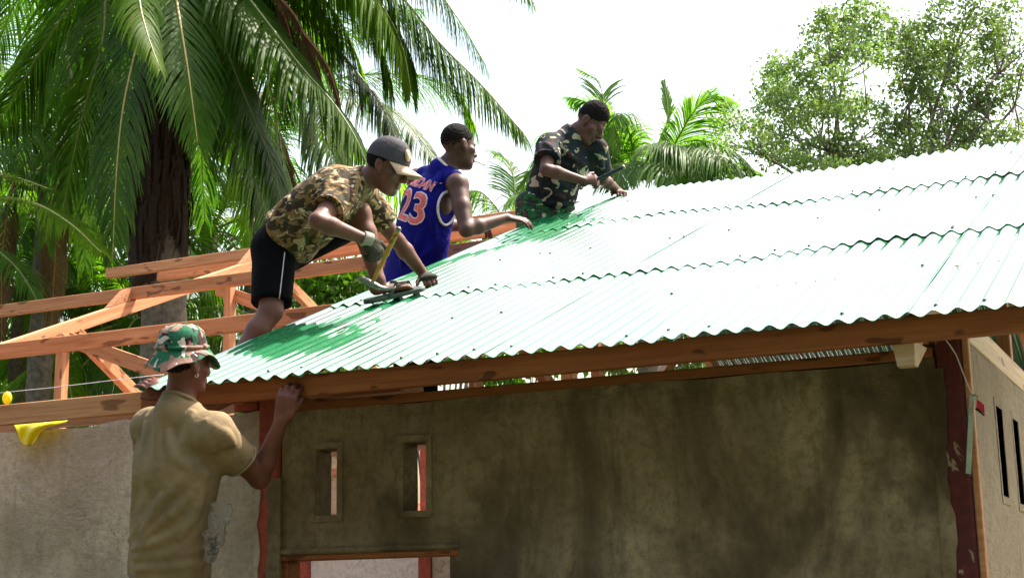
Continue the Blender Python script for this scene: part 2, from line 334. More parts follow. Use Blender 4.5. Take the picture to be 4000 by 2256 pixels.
# ---------------------------------------------------------------- corrugated sheets
PER = .076; AMP = .0088
nail_bm = bmesh.new(); bmesh.ops.create_cone(nail_bm, cap_ends=True, segments=7, radius1=.008, radius2=.004, depth=.006); NAIL = bpy.data.meshes.new('nail'); nail_bm.to_mesh(NAIL); nail_bm.free(); NAIL.materials.append(M['nail'])
def sheet(x0, waves, s_of, lift, pos, nrows=7, th=.0016, nails=(), lab=None):
    """s_of(x) -> (s0, s1) along the slope; lift -> height above the roof plane at (x, t)"""
    nx = waves*12+1; V = []; Fc = []
    for lay in (0, 1):
        for j in range(nrows):
            t = j/(nrows-1)
            for i in range(nx):
                x = x0 + i*PER/12; s0, s1 = s_of(x); s = s0+(s1-s0)*t
                h = AMP*math.cos(2*math.pi*(x/PER)) + lift(x, t) + .0042*mnoise.noise(Vector((x*2.1, s*1.7, x0))) - (th if lay else 0)
                V.append(pos(x, s, h))
    o_ = nx*nrows
    for j in range(nrows-1):
        for i in range(nx-1):
            a, b_, c, d = j*nx+i, j*nx+i+1, (j+1)*nx+i+1, (j+1)*nx+i
            Fc.append((a, b_, c, d)); Fc.append((o_+d, o_+c, o_+b_, o_+a))
    def rim(ids):                                                              # sheet edges get their own vertices so that shading stays crisp
        for i, j in zip(ids[:-1], ids[1:]):
            b0 = len(V); V.extend([V[i], V[o_+i], V[o_+j], V[j]]); Fc.append((b0, b0+1, b0+2, b0+3))
    rim(list(range(nx))); rim([(nrows-1)*nx+i for i in range(nx-1, -1, -1)]); rim([j*nx for j in range(nrows-1, -1, -1)]); rim([j*nx+nx-1 for j in range(nrows)])
    o = H(link('roof_sheet', mesh('roof_sheet', V, Fc), None, M['roof'], True))
    for nx_, ns in nails:
        n = bpy.data.objects.new('nail', NAIL); COL.objects.link(n); n.parent = o
        n.location = pos(nx_, ns, AMP+lift(nx_, .05)+.003); n.rotation_euler = (SL, 0, 0)
    return o
def interp(x, pts):
    return float(np.interp(x, [p[0] for p in pts], [p[1] for p in pts]))
lap1 = lambda x: interp(x, [(0, 1.54), (2, 1.51), (2.8, 1.60), (3.8, 1.57)])
lap2 = lambda x: interp(x, [(0, 3.57), (1.1, 3.68), (2.0, 3.34), (3.8, 3.34)])
rdg = lambda x: interp(x, [(0, 5.46), (.4, 5.42), (1.7, 4.98), (3.8, 5.0)])
lifts = {}
rnd = random.Random(11)
for row, (lo, hi) in enumerate(((lambda x: -.03, lambda x: lap1(x)+.13), (lap1, lambda x: lap2(x)+.13), (lap2, rdg))):
    for c in range(5):
        x0 = c*10*PER; wv = 10 if c == 4 else 11
        ph = rnd.random()*6; base = .0035*row + (.0022 if c % 2 else 0)
        am = .0042 if row else .003
        lf = (lambda x, t, ph=ph, base=base, am=am: base + am*max(0, 1-t*5)*(.55+.45*math.sin(x*9+ph)+.5*mnoise.noise(Vector((x*6, ph, 0)))))
        nls = []
        for k in range(wv):
            xk = x0 + PER*k
            if k % 2 == 0 and rnd.random() < .55: nls.append((xk, lo(xk)+(.075 if row == 0 else .06)+rnd.uniform(-.008, .008)))
            if k % 3 == 1 and rnd.random() < .35: nls.append((xk, lo(xk)+(.85 if row == 0 else .95)+rnd.uniform(-.03, .03)))
        sheet(x0, wv, (lambda x, lo=lo, hi=hi: (lo(x), hi(x))), lf, (lambda x, s, h: rp(x, s, h)), nails=nls)
for c in range(5):                                                             # far slope, right part only
    for row in range(3):
        sheet(c*10*PER+.0, 10 if c == 4 else 11, (lambda x, row=row: (row*1.68, row*1.68+1.8)), (lambda x, t, row=row, c=c: -.004*row+(.002 if c % 2 else 0)), (lambda x, s, h: rp2(x, s, h)), nrows=3)
# ================================================================== signed-distance body builder
def V3(*a): return np.array(a, float)
def nrm(v): v = np.asarray(v, float); return v/np.linalg.norm(v)
class Vol:
    def __init__(s): s.ops = []
    def cap(s, a, b, ra, rb=None, k=.02):
        a = np.asarray(a, float); b = np.asarray(b, float); rb = ra if rb is None else rb
        R = max(ra, rb); lo = np.minimum(a, b)-R; hi = np.maximum(a, b)+R
        d = b-a; L2 = max(d@d, 1e-9)
        def f(P):
            q = P-a; t = np.clip((q@d)/L2, 0, 1); q = q - t[..., None]*d
            return np.sqrt((q*q).sum(-1)) - (ra+(rb-ra)*t)
        s.ops.append(('+', lo, hi, k, f)); return s
    def ecap(s, a, b, side, ra, rb, k=.03):
        """capsule with elliptic section: radii (along side, along front)"""
        a = np.asarray(a, float); b = np.asarray(b, float); d = b-a; L2 = max(d@d, 1e-9); ax = nrm(d)
        sd = nrm(np.asarray(side)-ax*(np.asarray(side)@ax)); fr = np.cross(ax, sd)
        R = max(*ra, *rb); lo = np.minimum(a, b)-R; hi = np.maximum(a, b)+R
        def f(P):
            q = P-a; t = np.clip((q@d)/L2, 0, 1); q = q - t[..., None]*d
            w = ra[0]+(rb[0]-ra[0])*t; e = ra[1]+(rb[1]-ra[1])*t
            m = np.sqrt((q@sd/w)**2+(q@fr/e)**2+(q@ax/np.minimum(w, e))**2)
            return (m-1)*np.minimum(w, e)
        s.ops.append(('+', lo, hi, k, f)); return s
    def tube(s, a, b, ra, rb, k=.03, flat_a=False):
        a = np.asarray(a, float); b = np.asarray(b, float); d = b-a; L2 = d@d; n_ = nrm(d); R = max(ra, rb)
        def f(P):
            q = P-a; t = np.clip((q@d)/L2, 0, 1.4); g_ = q - t[..., None]*d; o = np.sqrt((g_*g_).sum(-1)) - (ra+(rb-ra)*t)
            o = np.maximum(o, (P-b)@n_); return np.maximum(o, -(P-a)@n_) if flat_a else o
        s.ops.append(('+', np.minimum(a, b)-R, np.maximum(a, b)+R, k, f)); return s
    def etube(s, a, b, side, ra, rb, k=.03):
        """elliptic tube, flat at b"""
        a = np.asarray(a, float); b = np.asarray(b, float); d = b-a; L2 = max(d@d, 1e-9); ax = nrm(d)
        sd = nrm(np.asarray(side)-ax*(np.asarray(side)@ax)); fr = np.cross(ax, sd); R = max(*ra, *rb)
        def f(P):
            q = P-a; t = np.clip((q@d)/L2, 0, 1.3); q = q - t[..., None]*d
            w = ra[0]+(rb[0]-ra[0])*t; e = ra[1]+(rb[1]-ra[1])*t
            m = np.sqrt((q@sd/w)**2+(q@fr/e)**2+(q@ax/np.minimum(w, e))**2); return np.maximum((m-1)*np.minimum(w, e), (P-b)@ax)
        s.ops.append(('+', np.minimum(a, b)-R, np.maximum(a, b)+R, k, f)); return s
    def ell(s, c, axes, r, k=.015, op='+'):
        c = np.asarray(c, float); A = np.array([nrm(q) for q in axes]); r = np.asarray(r, float); R = r.max()
        def f(P):
            q = (P-c)@A.T; m = np.sqrt(((q/r)**2).sum(-1)); g = np.sqrt(((q/r**2)**2).sum(-1)); return m*(m-1)/np.maximum(g, 1e-6)
        s.ops.append((op, c-R, c+R, k, f)); return s
    def sph(s, c, r, k=.015, op='+'): return s.ell(c, np.eye(3), (r, r, r), k, op)
    def cut(s, p, n, k=.004):
        """remove everything on the side the normal points to"""
        p = np.asarray(p, float); n = nrm(n); s.ops.append(('|', None, None, k, lambda P: (P-p)@n)); return s
    def cutlocal(s, p, n, c, r, k=.004):
        p = np.asarray(p, float); n = nrm(n); c = np.asarray(c, float)
        s.ops.append(('|', c-r, c+r, k, lambda P: (P-p)@n)); return s
    def disp(s, f): s.ops.append(('~', None, None, 0, f)); return s
    def eval(s, P):
        F_ = np.full(len(P), .2)
        for op, l, u, k, f in s.ops:
            if op == '+': d = f(P); hh = np.clip(.5+.5*(F_-d)/k, 0, 1); F_ = F_+(d-F_)*hh-k*hh*(1-hh)
        return F_
    def mesh(s, name, h):
        lo = np.min([o[1] for o in s.ops if o[0] == '+'], 0)-.03; hi = np.max([o[2] for o in s.ops if o[0] == '+'], 0)+.03
        n = np.ceil((hi-lo)/h).astype(int)+1; Fd = np.full(n, .2, np.float32)
        ax = [lo[i]+h*np.arange(n[i]) for i in range(3)]
        for op, l, u, k, f in s.ops:
            if l is None: sl_ = [slice(0, n[i]) for i in range(3)]
            else:
                i0 = np.clip(np.floor((l-k-.02-lo)/h).astype(int), 0, n); i1 = np.clip(np.ceil((u+k+.02-lo)/h).astype(int)+1, 0, n); sl_ = [slice(i0[i], i1[i]) for i in range(3)]
            sub = Fd[tuple(sl_)]
            if sub.size == 0: continue
            if op == '~':
                w_ = np.abs(sub) < .035; ii = np.argwhere(w_); P = np.stack([ax[i][sl_[i]][ii[:, i]] for i in range(3)], -1); sub[w_] += f(P).astype(np.float32); continue
            if l is None:
                w_ = sub < .06; ii = np.argwhere(w_); P = np.stack([ax[i][ii[:, i]] for i in range(3)], -1); sub[w_] = np.maximum(sub[w_], f(P)); continue
            P = np.stack(np.meshgrid(*[ax[i][sl_[i]] for i in range(3)], indexing='ij'), -1); d = f(P).astype(np.float32)
            if op == '+':
                hh = np.clip(.5+.5*(sub-d)/k, 0, 1); sub[...] = sub+(d-sub)*hh-k*hh*(1-hh)
            elif op == '-':
                d = -d; hh = np.clip(.5-.5*(sub-d)/k, 0, 1); sub[...] = sub+(d-sub)*hh+k*hh*(1-hh)
            elif op == '|': sub[...] = np.maximum(sub, d)
        v, q = snet(Fd, lo, h); return npmesh(name, v, q)
def snet(Fd, lo, h):
    s = Fd < 0; nx, ny, nz_ = s.shape
    c = np.zeros((nx-1, ny-1, nz_-1), np.uint8)
    for a in (0, 1):
        for b in (0, 1):
            for d in (0, 1): c += s[a:nx-1+a, b:ny-1+b, d:nz_-1+d]
    act = (c > 0) & (c < 8); idx = np.full(act.shape, -1, np.int32); ia = np.argwhere(act); idx[act] = np.arange(len(ia))
    pos = np.zeros((len(ia), 3)); cnt = np.zeros(len(ia)); cor = [np.array((i, j, k)) for i in (0, 1) for j in (0, 1) for k in (0, 1)]
    for a in cor:
        for b in cor:
            if (b-a).sum() == 1 and (b >= a).all():
                fa = Fd[tuple((ia+a).T)]; fb = Fd[tuple((ia+b).T)]; x = (fa < 0) != (fb < 0); t = np.where(x, fa/np.where(x, fa-fb, 1), 0)
                pos += x[:, None]*(a+t[:, None]*(b-a)); cnt += x
    pos = (ia+pos/cnt[:, None])*h+lo; Q = []
    for ax_ in range(3):
        o = [i for i in range(3) if i != ax_]; sl0 = [slice(None)]*3; sl1 = [slice(None)]*3; sl0[ax_] = slice(0, -1); sl1[ax_] = slice(1, None)
        for q in o: sl0[q] = slice(1, -1); sl1[q] = slice(1, -1)
        A = s[tuple(sl0)]; B = s[tuple(sl1)]; e = np.argwhere(A != B)
        if len(e) == 0: continue
        fl = A[tuple(e.T)]; base = e.copy(); 
        for q in o: base[:, q] += 1
        def cell(d0, d1):
            b_ = base.copy(); b_[:, o[0]] += d0; b_[:, o[1]] += d1; return idx[tuple(b_.T)]
        qd = np.stack([cell(-1, -1), cell(0, -1), cell(0, 0), cell(-1, 0)], -1)
        flip = fl if ax_ != 1 else ~fl
        qd[~flip] = qd[~flip][:, ::-1]; Q.append(qd)
    return pos, np.concatenate(Q)

def reach(parent, x, y, L, far=False):
    D = ray(x, y); q = CAM-parent; b = q@D; c = q@q-L*L; ds = b*b-c
    t = -b if ds < 0 else (-b+math.sqrt(ds) if far else -b-math.sqrt(ds)); P = CAM+D*t
    return parent+nrm(P-parent)*L
def rotv(v, ax, a):
    return np.array(Matrix.Rotation(a, 3, Vector(ax)) @ Vector(v))
def add_hand(vol, wr, d, n, thumb, curls, sc_=1.0, grow=0.0, thumb_dir=None, spread=1.0, k=.006):
    """wr wrist, d wrist->knuckles, n back of the hand, thumb = unit vector to the thumb side"""
    d = nrm(d); n = nrm(n-d*(n@d)); t = np.cross(d, n); t = t if t@thumb > 0 else -t
    vol.ecap(wr+d*.008*sc_, wr+d*.078*sc_, t, ((.031+grow)*sc_, (.018+grow)*sc_), ((.041+grow)*sc_, (.0145+grow)*sc_), .012)
    tips = []
    for i, (off, L) in enumerate(((.030, .076), (.010, .084), (-.011, .078), (-.030, .062))):
        p = wr + (d*(.083 if i in (1, 2) else .078) + t*off)*sc_; a = 0.0; r = (.0098 if i < 3 else .0085)
        cu = curls[i] if hasattr(curls[i], '__len__') else (curls[i], curls[i]*1.1, curls[i]*.8)
        dd = d + t*off*2.2*spread; dd = nrm(dd)
        for sgm, fr in enumerate((.42, .32, .26)):
            dd = nrm(rotv(dd, t, cu[sgm] if np.cross(t, d)@n < 0 else -cu[sgm])); q = p+dd*L*fr*sc_
            vol.cap(p, q, (r-.0008*sgm+grow)*sc_, (r-.0008*(sgm+1)+grow)*sc_, k); p = q
        tips.append(p)
    td = nrm(t*.75+d*.75-n*.25) if thumb_dir is None else nrm(thumb_dir)
    p = wr+(d*.022+t*.026)*sc_; q = p+td*.042*sc_; vol.cap(p, q, (.0145+grow)*sc_, (.0115+grow)*sc_, .01)
    td2 = nrm(td*.8+d*.5-n*.35); e = q+td2*.032*sc_; vol.cap(q, e, (.0112+grow)*sc_, (.009+grow)*sc_, .006)
    return tips
def add_head(vol, c, fwd, up, sc_=1.0):
    f = nrm(fwd); u = nrm(np.asarray(up)-f*(np.asarray(up)@f)); r = np.cross(f, u); A = (r, f, u)
    L = lambda x, y, z: c+(r*x+f*y+u*z)*sc_
    S = lambda *q: tuple(w_*sc_ for w_ in q)
    vol.ell(L(0, -.012, .038), A, S(.076, .098, .090), .02); vol.ell(L(0, .034, -.042), A, S(.058, .060, .078), .03)
    vol.ell(L(0, .018, -.035), A, S(.064, .055, .06), .02); vol.cap(L(-.03, .055, -.098), L(.03, .055, -.098), .022*sc_, k=.025); vol.sph(L(0, .074, -.103), .019*sc_, .02)
    vol.cap(L(-.036, .078, .018), L(.036, .078, .018), .0135*sc_, k=.014)
    for s in (-1, 1):
        vol.sph(L(s*.05, .055, -.022), .024*sc_, .02); vol.sph(L(s*.031, .104, -.001), .0135*sc_, .012, '-')
        vol.ell(L(s*.077, -.012, -.004), (r*1, f*.94+u*.34, u*.94-f*.34), S(.011, .021, .034), .006); vol.ell(L(s*.088, -.006, -.002), A, S(.006, .010, .018), .005, '-'); vol.cap(L(s*.078, -.006, -.032), L(s*.076, -.002, -.038), .008*sc_, k=.006)
        vol.sph(L(s*.012, .103, -.036), .0105*sc_, .007)
    vol.cap(L(0, .094, .006), L(0, .114, -.03), .0095*sc_, .0145*sc_, .012)
    vol.cap(L(-.019, .092, -.061), L(.019, .092, -.061), .0085*sc_, k=.008); vol.cap(L(-.016, .0915, -.074), L(.016, .0915, -.074), .0085*sc_, k=.007)
    return L, A
def eyes(person, L, A, sc_, m_w, m_d):
    for s in (-1, 1):
        v = Vol(); v.sph(L(s*.031, .080, .0), .0105*sc_); put(person, 'eye', v.mesh('eye', .0025*sc_), m_d)
        v = Vol(); v.cap(L(s*.044, .080, .0215), L(s*.017, .090, .0215), .0038*sc_, .0048*sc_); put(person, 'eyebrow', v.mesh('eyebrow', .003*sc_), m_d)
def put(person, name, me, m, kind=None):
    o = link(name, me, None, m, True); o.parent = person; o.matrix_parent_inverse = person.matrix_world.inverted() if False else Matrix.Translation(-person.location); return o
def waves(P, dirs):
    """soft cloth folds: sum of warped ridges"""
    o = 0
    for (d, fr, am, ph) in dirs:
        d = nrm(d); e = np.cross(d, (.3, .5, .81)); x = P@d*fr+ph+1.7*np.sin(P@e*fr*.35+ph*2)+.8*np.sin(P[:, 2]*fr*.5+ph)
        o = o + am*np.sin(x)*np.abs(np.sin(x))**.6*np.clip(.45+.75*np.sin(P@e*fr*.23+ph*3)+.35*np.sin(P@d*fr*.31+ph), 0, 1.2)
    return o
def body(vol, J, s=1.0):
    """trunk, arms and legs from the joint dictionary J"""
    sd = nrm(J['shR']-J['shL']); hs = nrm(J['hpR']-J['hpL'])
    vol.ecap(J['pel']-.02*s*nrm(J['wa']-J['pel']), J['wa'], hs, (.150*s, .105*s), (.128*s, .088*s), .05)
    vol.ecap(J['wa'], J['ch'], sd, (.128*s, .09*s), (.158*s, .108*s), .05)
    vol.ecap(J['ch'], J['ch']*.35+J['nb']*.65, sd, (.155*s, .105*s), (.10*s, .075*s), .05)
    for q in 'LR':
        sh, el, wr = J['sh'+q], J['el'+q], J['wr'+q]
        vol.cap(J['nb']-(J['nb']-J['ch'])*.12, sh, .046*s, .05*s, .04); vol.sph(sh, .058*s, .03)
        m = sh*.5+el*.5; vol.cap(sh, m, .052*s, .0475*s, .02); vol.cap(m, el, .0475*s, .037*s, .02)
        m = el*.72+wr*.28; vol.cap(el, m, .037*s, .0425*s, .02); vol.cap(m, wr, .0415*s, .0255*s, .015)
        hp, kn, an, to = J['hp'+q], J['kn'+q], J['an'+q], J['to'+q]
        vol.cap(hp, kn, .088*s, .056*s, .04); m = kn*.7+an*.3; vol.cap(kn, m, .052*s, .057*s, .025); vol.cap(m, an, .055*s, .034*s, .02)
        ft = nrm(to-an); heel = an+(an-to)*.12; dn = J.get('dn'+q, V3(0, 0, -1))
        vol.cap(an, heel+dn*.035*s, .034*s, .034*s, .02); vol.ecap(heel+dn*.045*s, to+dn*.02*s, np.cross(ft, dn), (.033*s, .026*s), (.043*s, .018*s), .02)
        for i_ in range(5):
            sd_ = np.cross(ft, dn); vol.cap(to+sd_*(.034-.017*i_)*s+dn*.024*s, to+sd_*(.036-.018*i_)*s+ft*(.034-.006*abs(i_-1))*s+dn*.028*s, .0105*s, .009*s, .005)
    vol.cap(J['nb'], J['hb'], .060*s, .055*s, .035)

def skin_mat(name, c):
    m, nt, b = mat(name); v = objco(nt); n = nz(nt, v, 14, 4, .6); f = nz(nt, v, 160, 2, .5)
    nt.links.new(ramp(nt, n, [(.3, tuple(q*.78 for q in c)), (.7, tuple(q*1.2 for q in c))]), b.inputs['Base Color'])
    b.inputs['Roughness'].default_value = .52; b.inputs['Subsurface Weight'].default_value = .06; b.inputs['Subsurface Radius'].default_value = (.02, .008, .004); b.inputs['Specular IOR Level'].default_value = .28
    bump(nt, b, f, .12, .003); return m
def camo_mat(name, cols, scale, stretch=(1, 1, 1), rough=.85, rot=(0, 0, 0)):
    """cols: ground colour followed by (colour, threshold, offset)"""
    m, nt, b = mat(name); v = objco(nt); c = None
    for i, (col, thr, off) in enumerate(cols[1:]):
        n = nz(nt, mapping(nt, v, stretch, (off, off*.7, off*1.3), rot), scale*(1+.13*i), 1.6, .5, .9)
        f = ramp(nt, n, [(thr, 0.0), (thr+.012, 1.0)]); c = mix(nt, f, c if c is not None else cols[0], col)
    fb = nz(nt, v, 240, 2); c = mix(nt, ramp(nt, fb, [(.35, .25), (.6, 0.0)]), c, (0.02, .02, .015))
    nt.links.new(c, b.inputs['Base Color']); b.inputs['Roughness'].default_value = rough; b.inputs['Specular IOR Level'].default_value = .2
    w_ = nz(nt, v, 16, 4, .55, .6); bump(nt, b, w_, .45, .02); return m
def cloth_mat(name, c, var=.25, rough=.85, spec=.2, sheen=0.0, scale=9):
    m, nt, b = mat(name); v = objco(nt); n = nz(nt, v, scale, 5, .6, .3)
    nt.links.new(ramp(nt, n, [(.3, tuple(q*(1-var) for q in c)), (.7, tuple(q*(1+var) for q in c))]), b.inputs['Base Color'])
    b.inputs['Roughness'].default_value = rough; b.inputs['Specular IOR Level'].default_value = spec
    w_ = nz(nt, v, 15, 4, .5, .5); bump(nt, b, w_, .4, .02); return m
M['skinA'] = skin_mat('dark_brown_skin', (.135, .046, .028)); M['skinB'] = skin_mat('brown_skin', (.135, .052, .034)); M['skinC'] = skin_mat('deep_brown_skin', (.085, .035, .025)); M['skinD'] = skin_mat('warm_brown_skin', (.115, .045, .033))
M['fade'] = plain('cropped_hair', (.022, .013, .010), .8, 0, .1, 120, .5, .4)
M['hair'] = plain('black_hair', (.010, .0075, .007), .85, 0, .1, 90, .9, .4)
M['dark'] = plain('dark_eye', (.012, .008, .007), .3)
M['tan'] = cloth_mat('faded_olive_tan_cotton', (.215, .152, .082), .22)
M['camo_hat'] = camo_mat('woodland_camo_cotton', [(.30, .17, .13), ((.035, .012, .012), .56, 3.0), ((.015, .12, .062), .52, 11.0), ((.62, .52, .46), .63, 23.0)], 13)
M['camo_tan'] = camo_mat('brown_tan_camo_cotton', [(.22, .125, .052), ((.045, .028, .015), .50, 5.0), ((.42, .31, .17), .58, 15.0), ((.055, .06, .022), .60, 31.0), ((.62, .53, .40), .67, 44.0)], 13, (1, 1, 1.7))
M['camo_dark'] = camo_mat('dark_jungle_camo_cotton', [(.009, .014, .022), ((.042, .016, .019), .53, 4.0), ((.009, .022, .024), .54, 9.0), ((.40, .34, .24), .622, 19.0), ((.006, .006, .010), .62, 27.0)], 8.5, (1, 1, 1.5))
M['camo_green'] = camo_mat('green_jungle_camo_cotton', [(.02, .035, .025), ((.10, .045, .03), .55, 6.0), ((.012, .13, .03), .51, 13.0), ((.55, .50, .33), .66, 21.0)], 15, (1, 1, 2.0))
M['black_cloth'] = cloth_mat('black_polyester', (.004, .004, .005), .3, .9, .06)
M['jersey'] = cloth_mat('royal_blue_mesh_fabric', (.004, .004, .15), .25, .75, .1)
M['pink'] = plain('faded_red_print', (.62, .12, .12), .7, bscale=40, bstr=0, var=.25); M['white_trim'] = plain('white_trim', (.68, .58, .60), .7)
M['cap_grey'] = cloth_mat('charcoal_cap_cotton', (.062, .054, .064), .25); M['cap_bill'] = cloth_mat('sand_coloured_canvas', (.55, .38, .27), .12)
M['glove'] = cloth_mat('dirty_work_glove', (.032, .031, .021), .45, .8, scale=30); M['glove_cuff'] = cloth_mat('grey_glove_cuff', (.32, .29, .24), .2)
M['rubber'] = plain('dark_green_rubber', (.022, .045, .035), .55); M['rubber_sole'] = plain('grey_green_sole', (.042, .062, .050), .6)
M['steel'] = plain('worn_steel', (.20, .18, .16), .42, .8, bscale=30, bstr=.2, var=.4); M['handle'] = wood_mat('hammer_handle_wood', (.30, .15, .03), (.50, .28, .06), (.58, .35, .10), .4); M['blackgrip'] = plain('black_rubber_grip', (.012, .013, .014), .45)

def surf(vol, x, y, t0, t1=None):
    D = ray(x, y); ts = np.arange(t0, t0+1.2, .004); d = vol.eval(CAM+D*ts[:, None]); i = int(np.argmax(d < 0)); return CAM+D*ts[i] if d[i] < 0 else None
def folds(vol, segs, t0, r=.011, k=.016, sink=.001):
    """lay cloth creases along traced lines"""
    add = []
    for seg in segs:
        P = [surf(vol, x, y, t0) for x, y in seg]; P = [p+ray(*seg[i])*(sink) for i, p in enumerate(P) if p is not None]
        if len(P) < 2: continue
        Q = spline0(P, 9); add += [(Q[i], Q[i+1], r*(.35+.65*math.sin(math.pi*(i+.5)/8))) for i in range(8)]
    for a, b, rr in add: vol.cap(a, b, rr, rr, k)
def spline0(P, n):
    P = np.array(P); x = np.linspace(0, 1, len(P)); t = np.linspace(0, 1, n); Q = np.stack([np.interp(t, x, P[:, i]) for i in range(3)], -1)
    for _ in range(2): Q[1:-1] = (Q[:-2]+2*Q[1:-1]+Q[2:])/4
    return Q
def hem(person, a, b, r, m, name='sleeve_hem', rr=.004): ring(b, b-a, r, rr, name, person, m, 36)
def J3(x, y, z): return PD(x, y, z)
def cap_hair(person, L, A, sc_, lo=-.02, front=.055, puff=.006, hgt=0.0, nm='hair', hm='hair'):
    r, f, u = A; v = Vol()
    v.ell(L(0, -.014, .042+hgt), A, ((.0765+puff)*sc_, (.098+puff)*sc_, (.091+puff+hgt)*sc_), .01)
    v.cut(L(0, -.02, lo), -u+f*.22); v.cut(L(0, front, .052), f*.86-u*.55)
    for s in (-1, 1): v.sph(L(s*.088, .0, -.012), .03*sc_, .006, '-')
    v.disp(lambda P: .0035*np.sin(P[:, 0]*310)*np.sin(P[:, 1]*290+1)*np.sin(P[:, 2]*330))
    return put(person, nm, v.mesh(nm, .0045), M[hm])

def ring(c, ax, r, rr, name, person, m, n=40, sq=1.0, sd=None):
    ax = nrm(ax); s_ = nrm(np.cross(ax, (.2, .9, .1))) if sd is None else nrm(sd-ax*(sd@ax)); t_ = np.cross(ax, s_); Vv = []; Ff = []
    for i in range(n):
        a = 2*math.pi*i/n; o = s_*math.cos(a)*r+t_*math.sin(a)*r*sq; on = nrm(o)
        for j in range(6):
            b = 2*math.pi*j/6; Vv.append(c+o+on*rr*math.cos(b)+ax*rr*1.4*math.sin(b))
    for i in range(n):
        for j in range(6): Ff.append((i*6+j, ((i+1) % n)*6+j, ((i+1) % n)*6+(j+1) % 6, i*6+(j+1) % 6))
    return put(person, name, mesh(name, Vv, Ff), m)
# ================================================================== people
R_, U_, F_ = RT, UP, FW                                                        # picture axes, to read a pose off the photo
def cdir(r, u, f): return nrm(R_*r+U_*u+F_*f)
VOX = .0065
def finish(person, vol, skin, name='body', vox=VOX): return put(person, name, vol.mesh(name, vox), skin)

# ---------------------------------------------------------------- A: man in the tan T-shirt and camouflage bucket hat, on a trestle bench
A = {}
A['pel'] = J3(668, 2330, 5.72); A['wa'] = J3(672, 2130, 5.72); A['ch'] = J3(690, 1820, 5.72); A['nb'] = J3(703, 1575, 5.72)
A['shL'] = J3(592, 1668, 5.86); A['shR'] = J3(832, 1690, 5.60)
A['hb'] = J3(712, 1475, 5.74)
A['elR'] = reach(A['shR'], 1012, 1868, .285, True); A['wrR'] = reach(A['elR'], 1100, 1640, .25, False)
A['elL'] = reach(A['shL'], 600, 1800, .27, True); A['wrL'] = J3(652, 1548, 6.06)
hs = nrm(A['shR']-A['shL']); A['hpL'] = A['pel']-hs*.09+V3(0, 0, -.03); A['hpR'] = A['pel']+hs*.09+V3(0, 0, -.03)
fwdA = nrm(np.cross(V3(0, 0, 1), hs)); BZ = .735
for q, sg in (('L', -1), ('R', 1)):
    b_ = A['pel']+hs*.1*sg; A['kn'+q] = V3(b_[0], b_[1], A['pel'][2]-.45)+fwdA*.02; A['an'+q] = V3(b_[0], b_[1], BZ+.085); A['to'+q] = A['an'+q]+fwdA*.15+hs*.03*sg
pA = thing('person', 'person in a faded tan T-shirt and camouflage bucket hat gripping the eave from below', 'person', (float(A['pel'][0]), float(A['pel'][1]), BZ))
vb = Vol(); body(vb, A)
hA = J3(722, 1418, 5.74); fA = cdir(.62, -.10, .78); LA, AA = add_head(vb, hA, fA, V3(0, 0, 1)+cdir(.1, 0, 0)*.15)
# right hand over the sheet edge, thumb down the fascia
tA = add_hand(vb, A['wrR'], cdir(.22, 1.0, .04), cdir(-.25, .0, -1), cdir(1, .2, .2), [(.35, .8, .7), (.3, .75, .7), (.35, .8, .7), (.4, .85, .7)], 1.12, thumb_dir=cdir(.55, .8, .35))
add_hand(vb, A['wrL'], cdir(-.75, .62, .0), cdir(.3, .6, -.8), cdir(-.4, -.6, 0), [.35, .5, .6, .6], .95)
finish(pA, vb, M['skinA'])
vs = Vol(); up_ = nrm(A['ch']-A['pel'])
vs.etube(A['ch'], J3(662, 2262, 5.72), hs, (.192, .130), (.186, .145), .04)
vs.ecap(A['ch'], A['ch']*.32+A['nb']*.68, hs, (.188, .126), (.105, .082), .05)
for q in 'LR':
    vs.cap(A['nb']-(A['nb']-A['ch'])*.13, A['sh'+q], .060, .066, .05); vs.tube(A['sh'+q], A['sh'+q]+(A['el'+q]-A['sh'+q])*(.60 if q == 'R' else .7), .074, .071, .04)
axN = nrm(nrm(A['hb']-A['nb'])+fA*.42); vs.tube(A['nb']-axN*.05, A['nb']+axN*.012, .082, .074, .02)
vs.disp(lambda P: waves(P, [((.75, .2, .45), 26, .0075, .4), ((-.6, .1, .6), 34, .0060, 2.1), ((.2, .3, .85), 40, .0050, 4.0), ((.9, .3, .05), 22, .0045, 1.2)]))
cA = lambda L: [(400+.727*x, 1200+.727*y) for x, y in L]
folds(vs, [cA(q) for q in ([(520, 830), (400, 960), (250, 1120), (150, 1250)], [(560, 900), (440, 1060), (310, 1165), (230, 1235)], [(300, 590), (300, 760), (335, 950)], [(245, 560), (235, 720), (240, 920)], [(165, 1300), (300, 1260), (420, 1190)], [(175, 1345), (360, 1325), (540, 1290)], [(190, 1405), (400, 1385), (550, 1365)], [(600, 640), (655, 745)], [(555, 610), (600, 770)], [(640, 660), (695, 730)], [(480, 560), (440, 700), (400, 800)], [(350, 640), (380, 800), (470, 860)], [(200, 700), (190, 900), (170, 1100)], [(540, 960), (500, 1100), (420, 1230)], [(330, 1000), (300, 1100), (220, 1200)])], 5.2, .0165, .020)
for q, fr_ in (('R', .60),): hem(pA, A['shR'], A['shR']+(A['elR']-A['shR'])*fr_, .0715, M['tan'])
put(pA, 'shirt', vs.mesh('shirt', .0068), M['tan'])
n0 = A['nb']+axN*.010; ax_ = axN
ring(n0, ax_, .0745, .006, 'collar', pA, M['tan'])
vp = Vol(); vp.ecap(A['pel'], A['wa'], hs, (.165, .125), (.15, .115), .04)
for q in 'LR':
    vp.cap(A['hp'+q], A['kn'+q], .1, .078, .04); vp.tube(A['kn'+q], A['an'+q]+V3(0, 0, .02), .078, .072, .03)
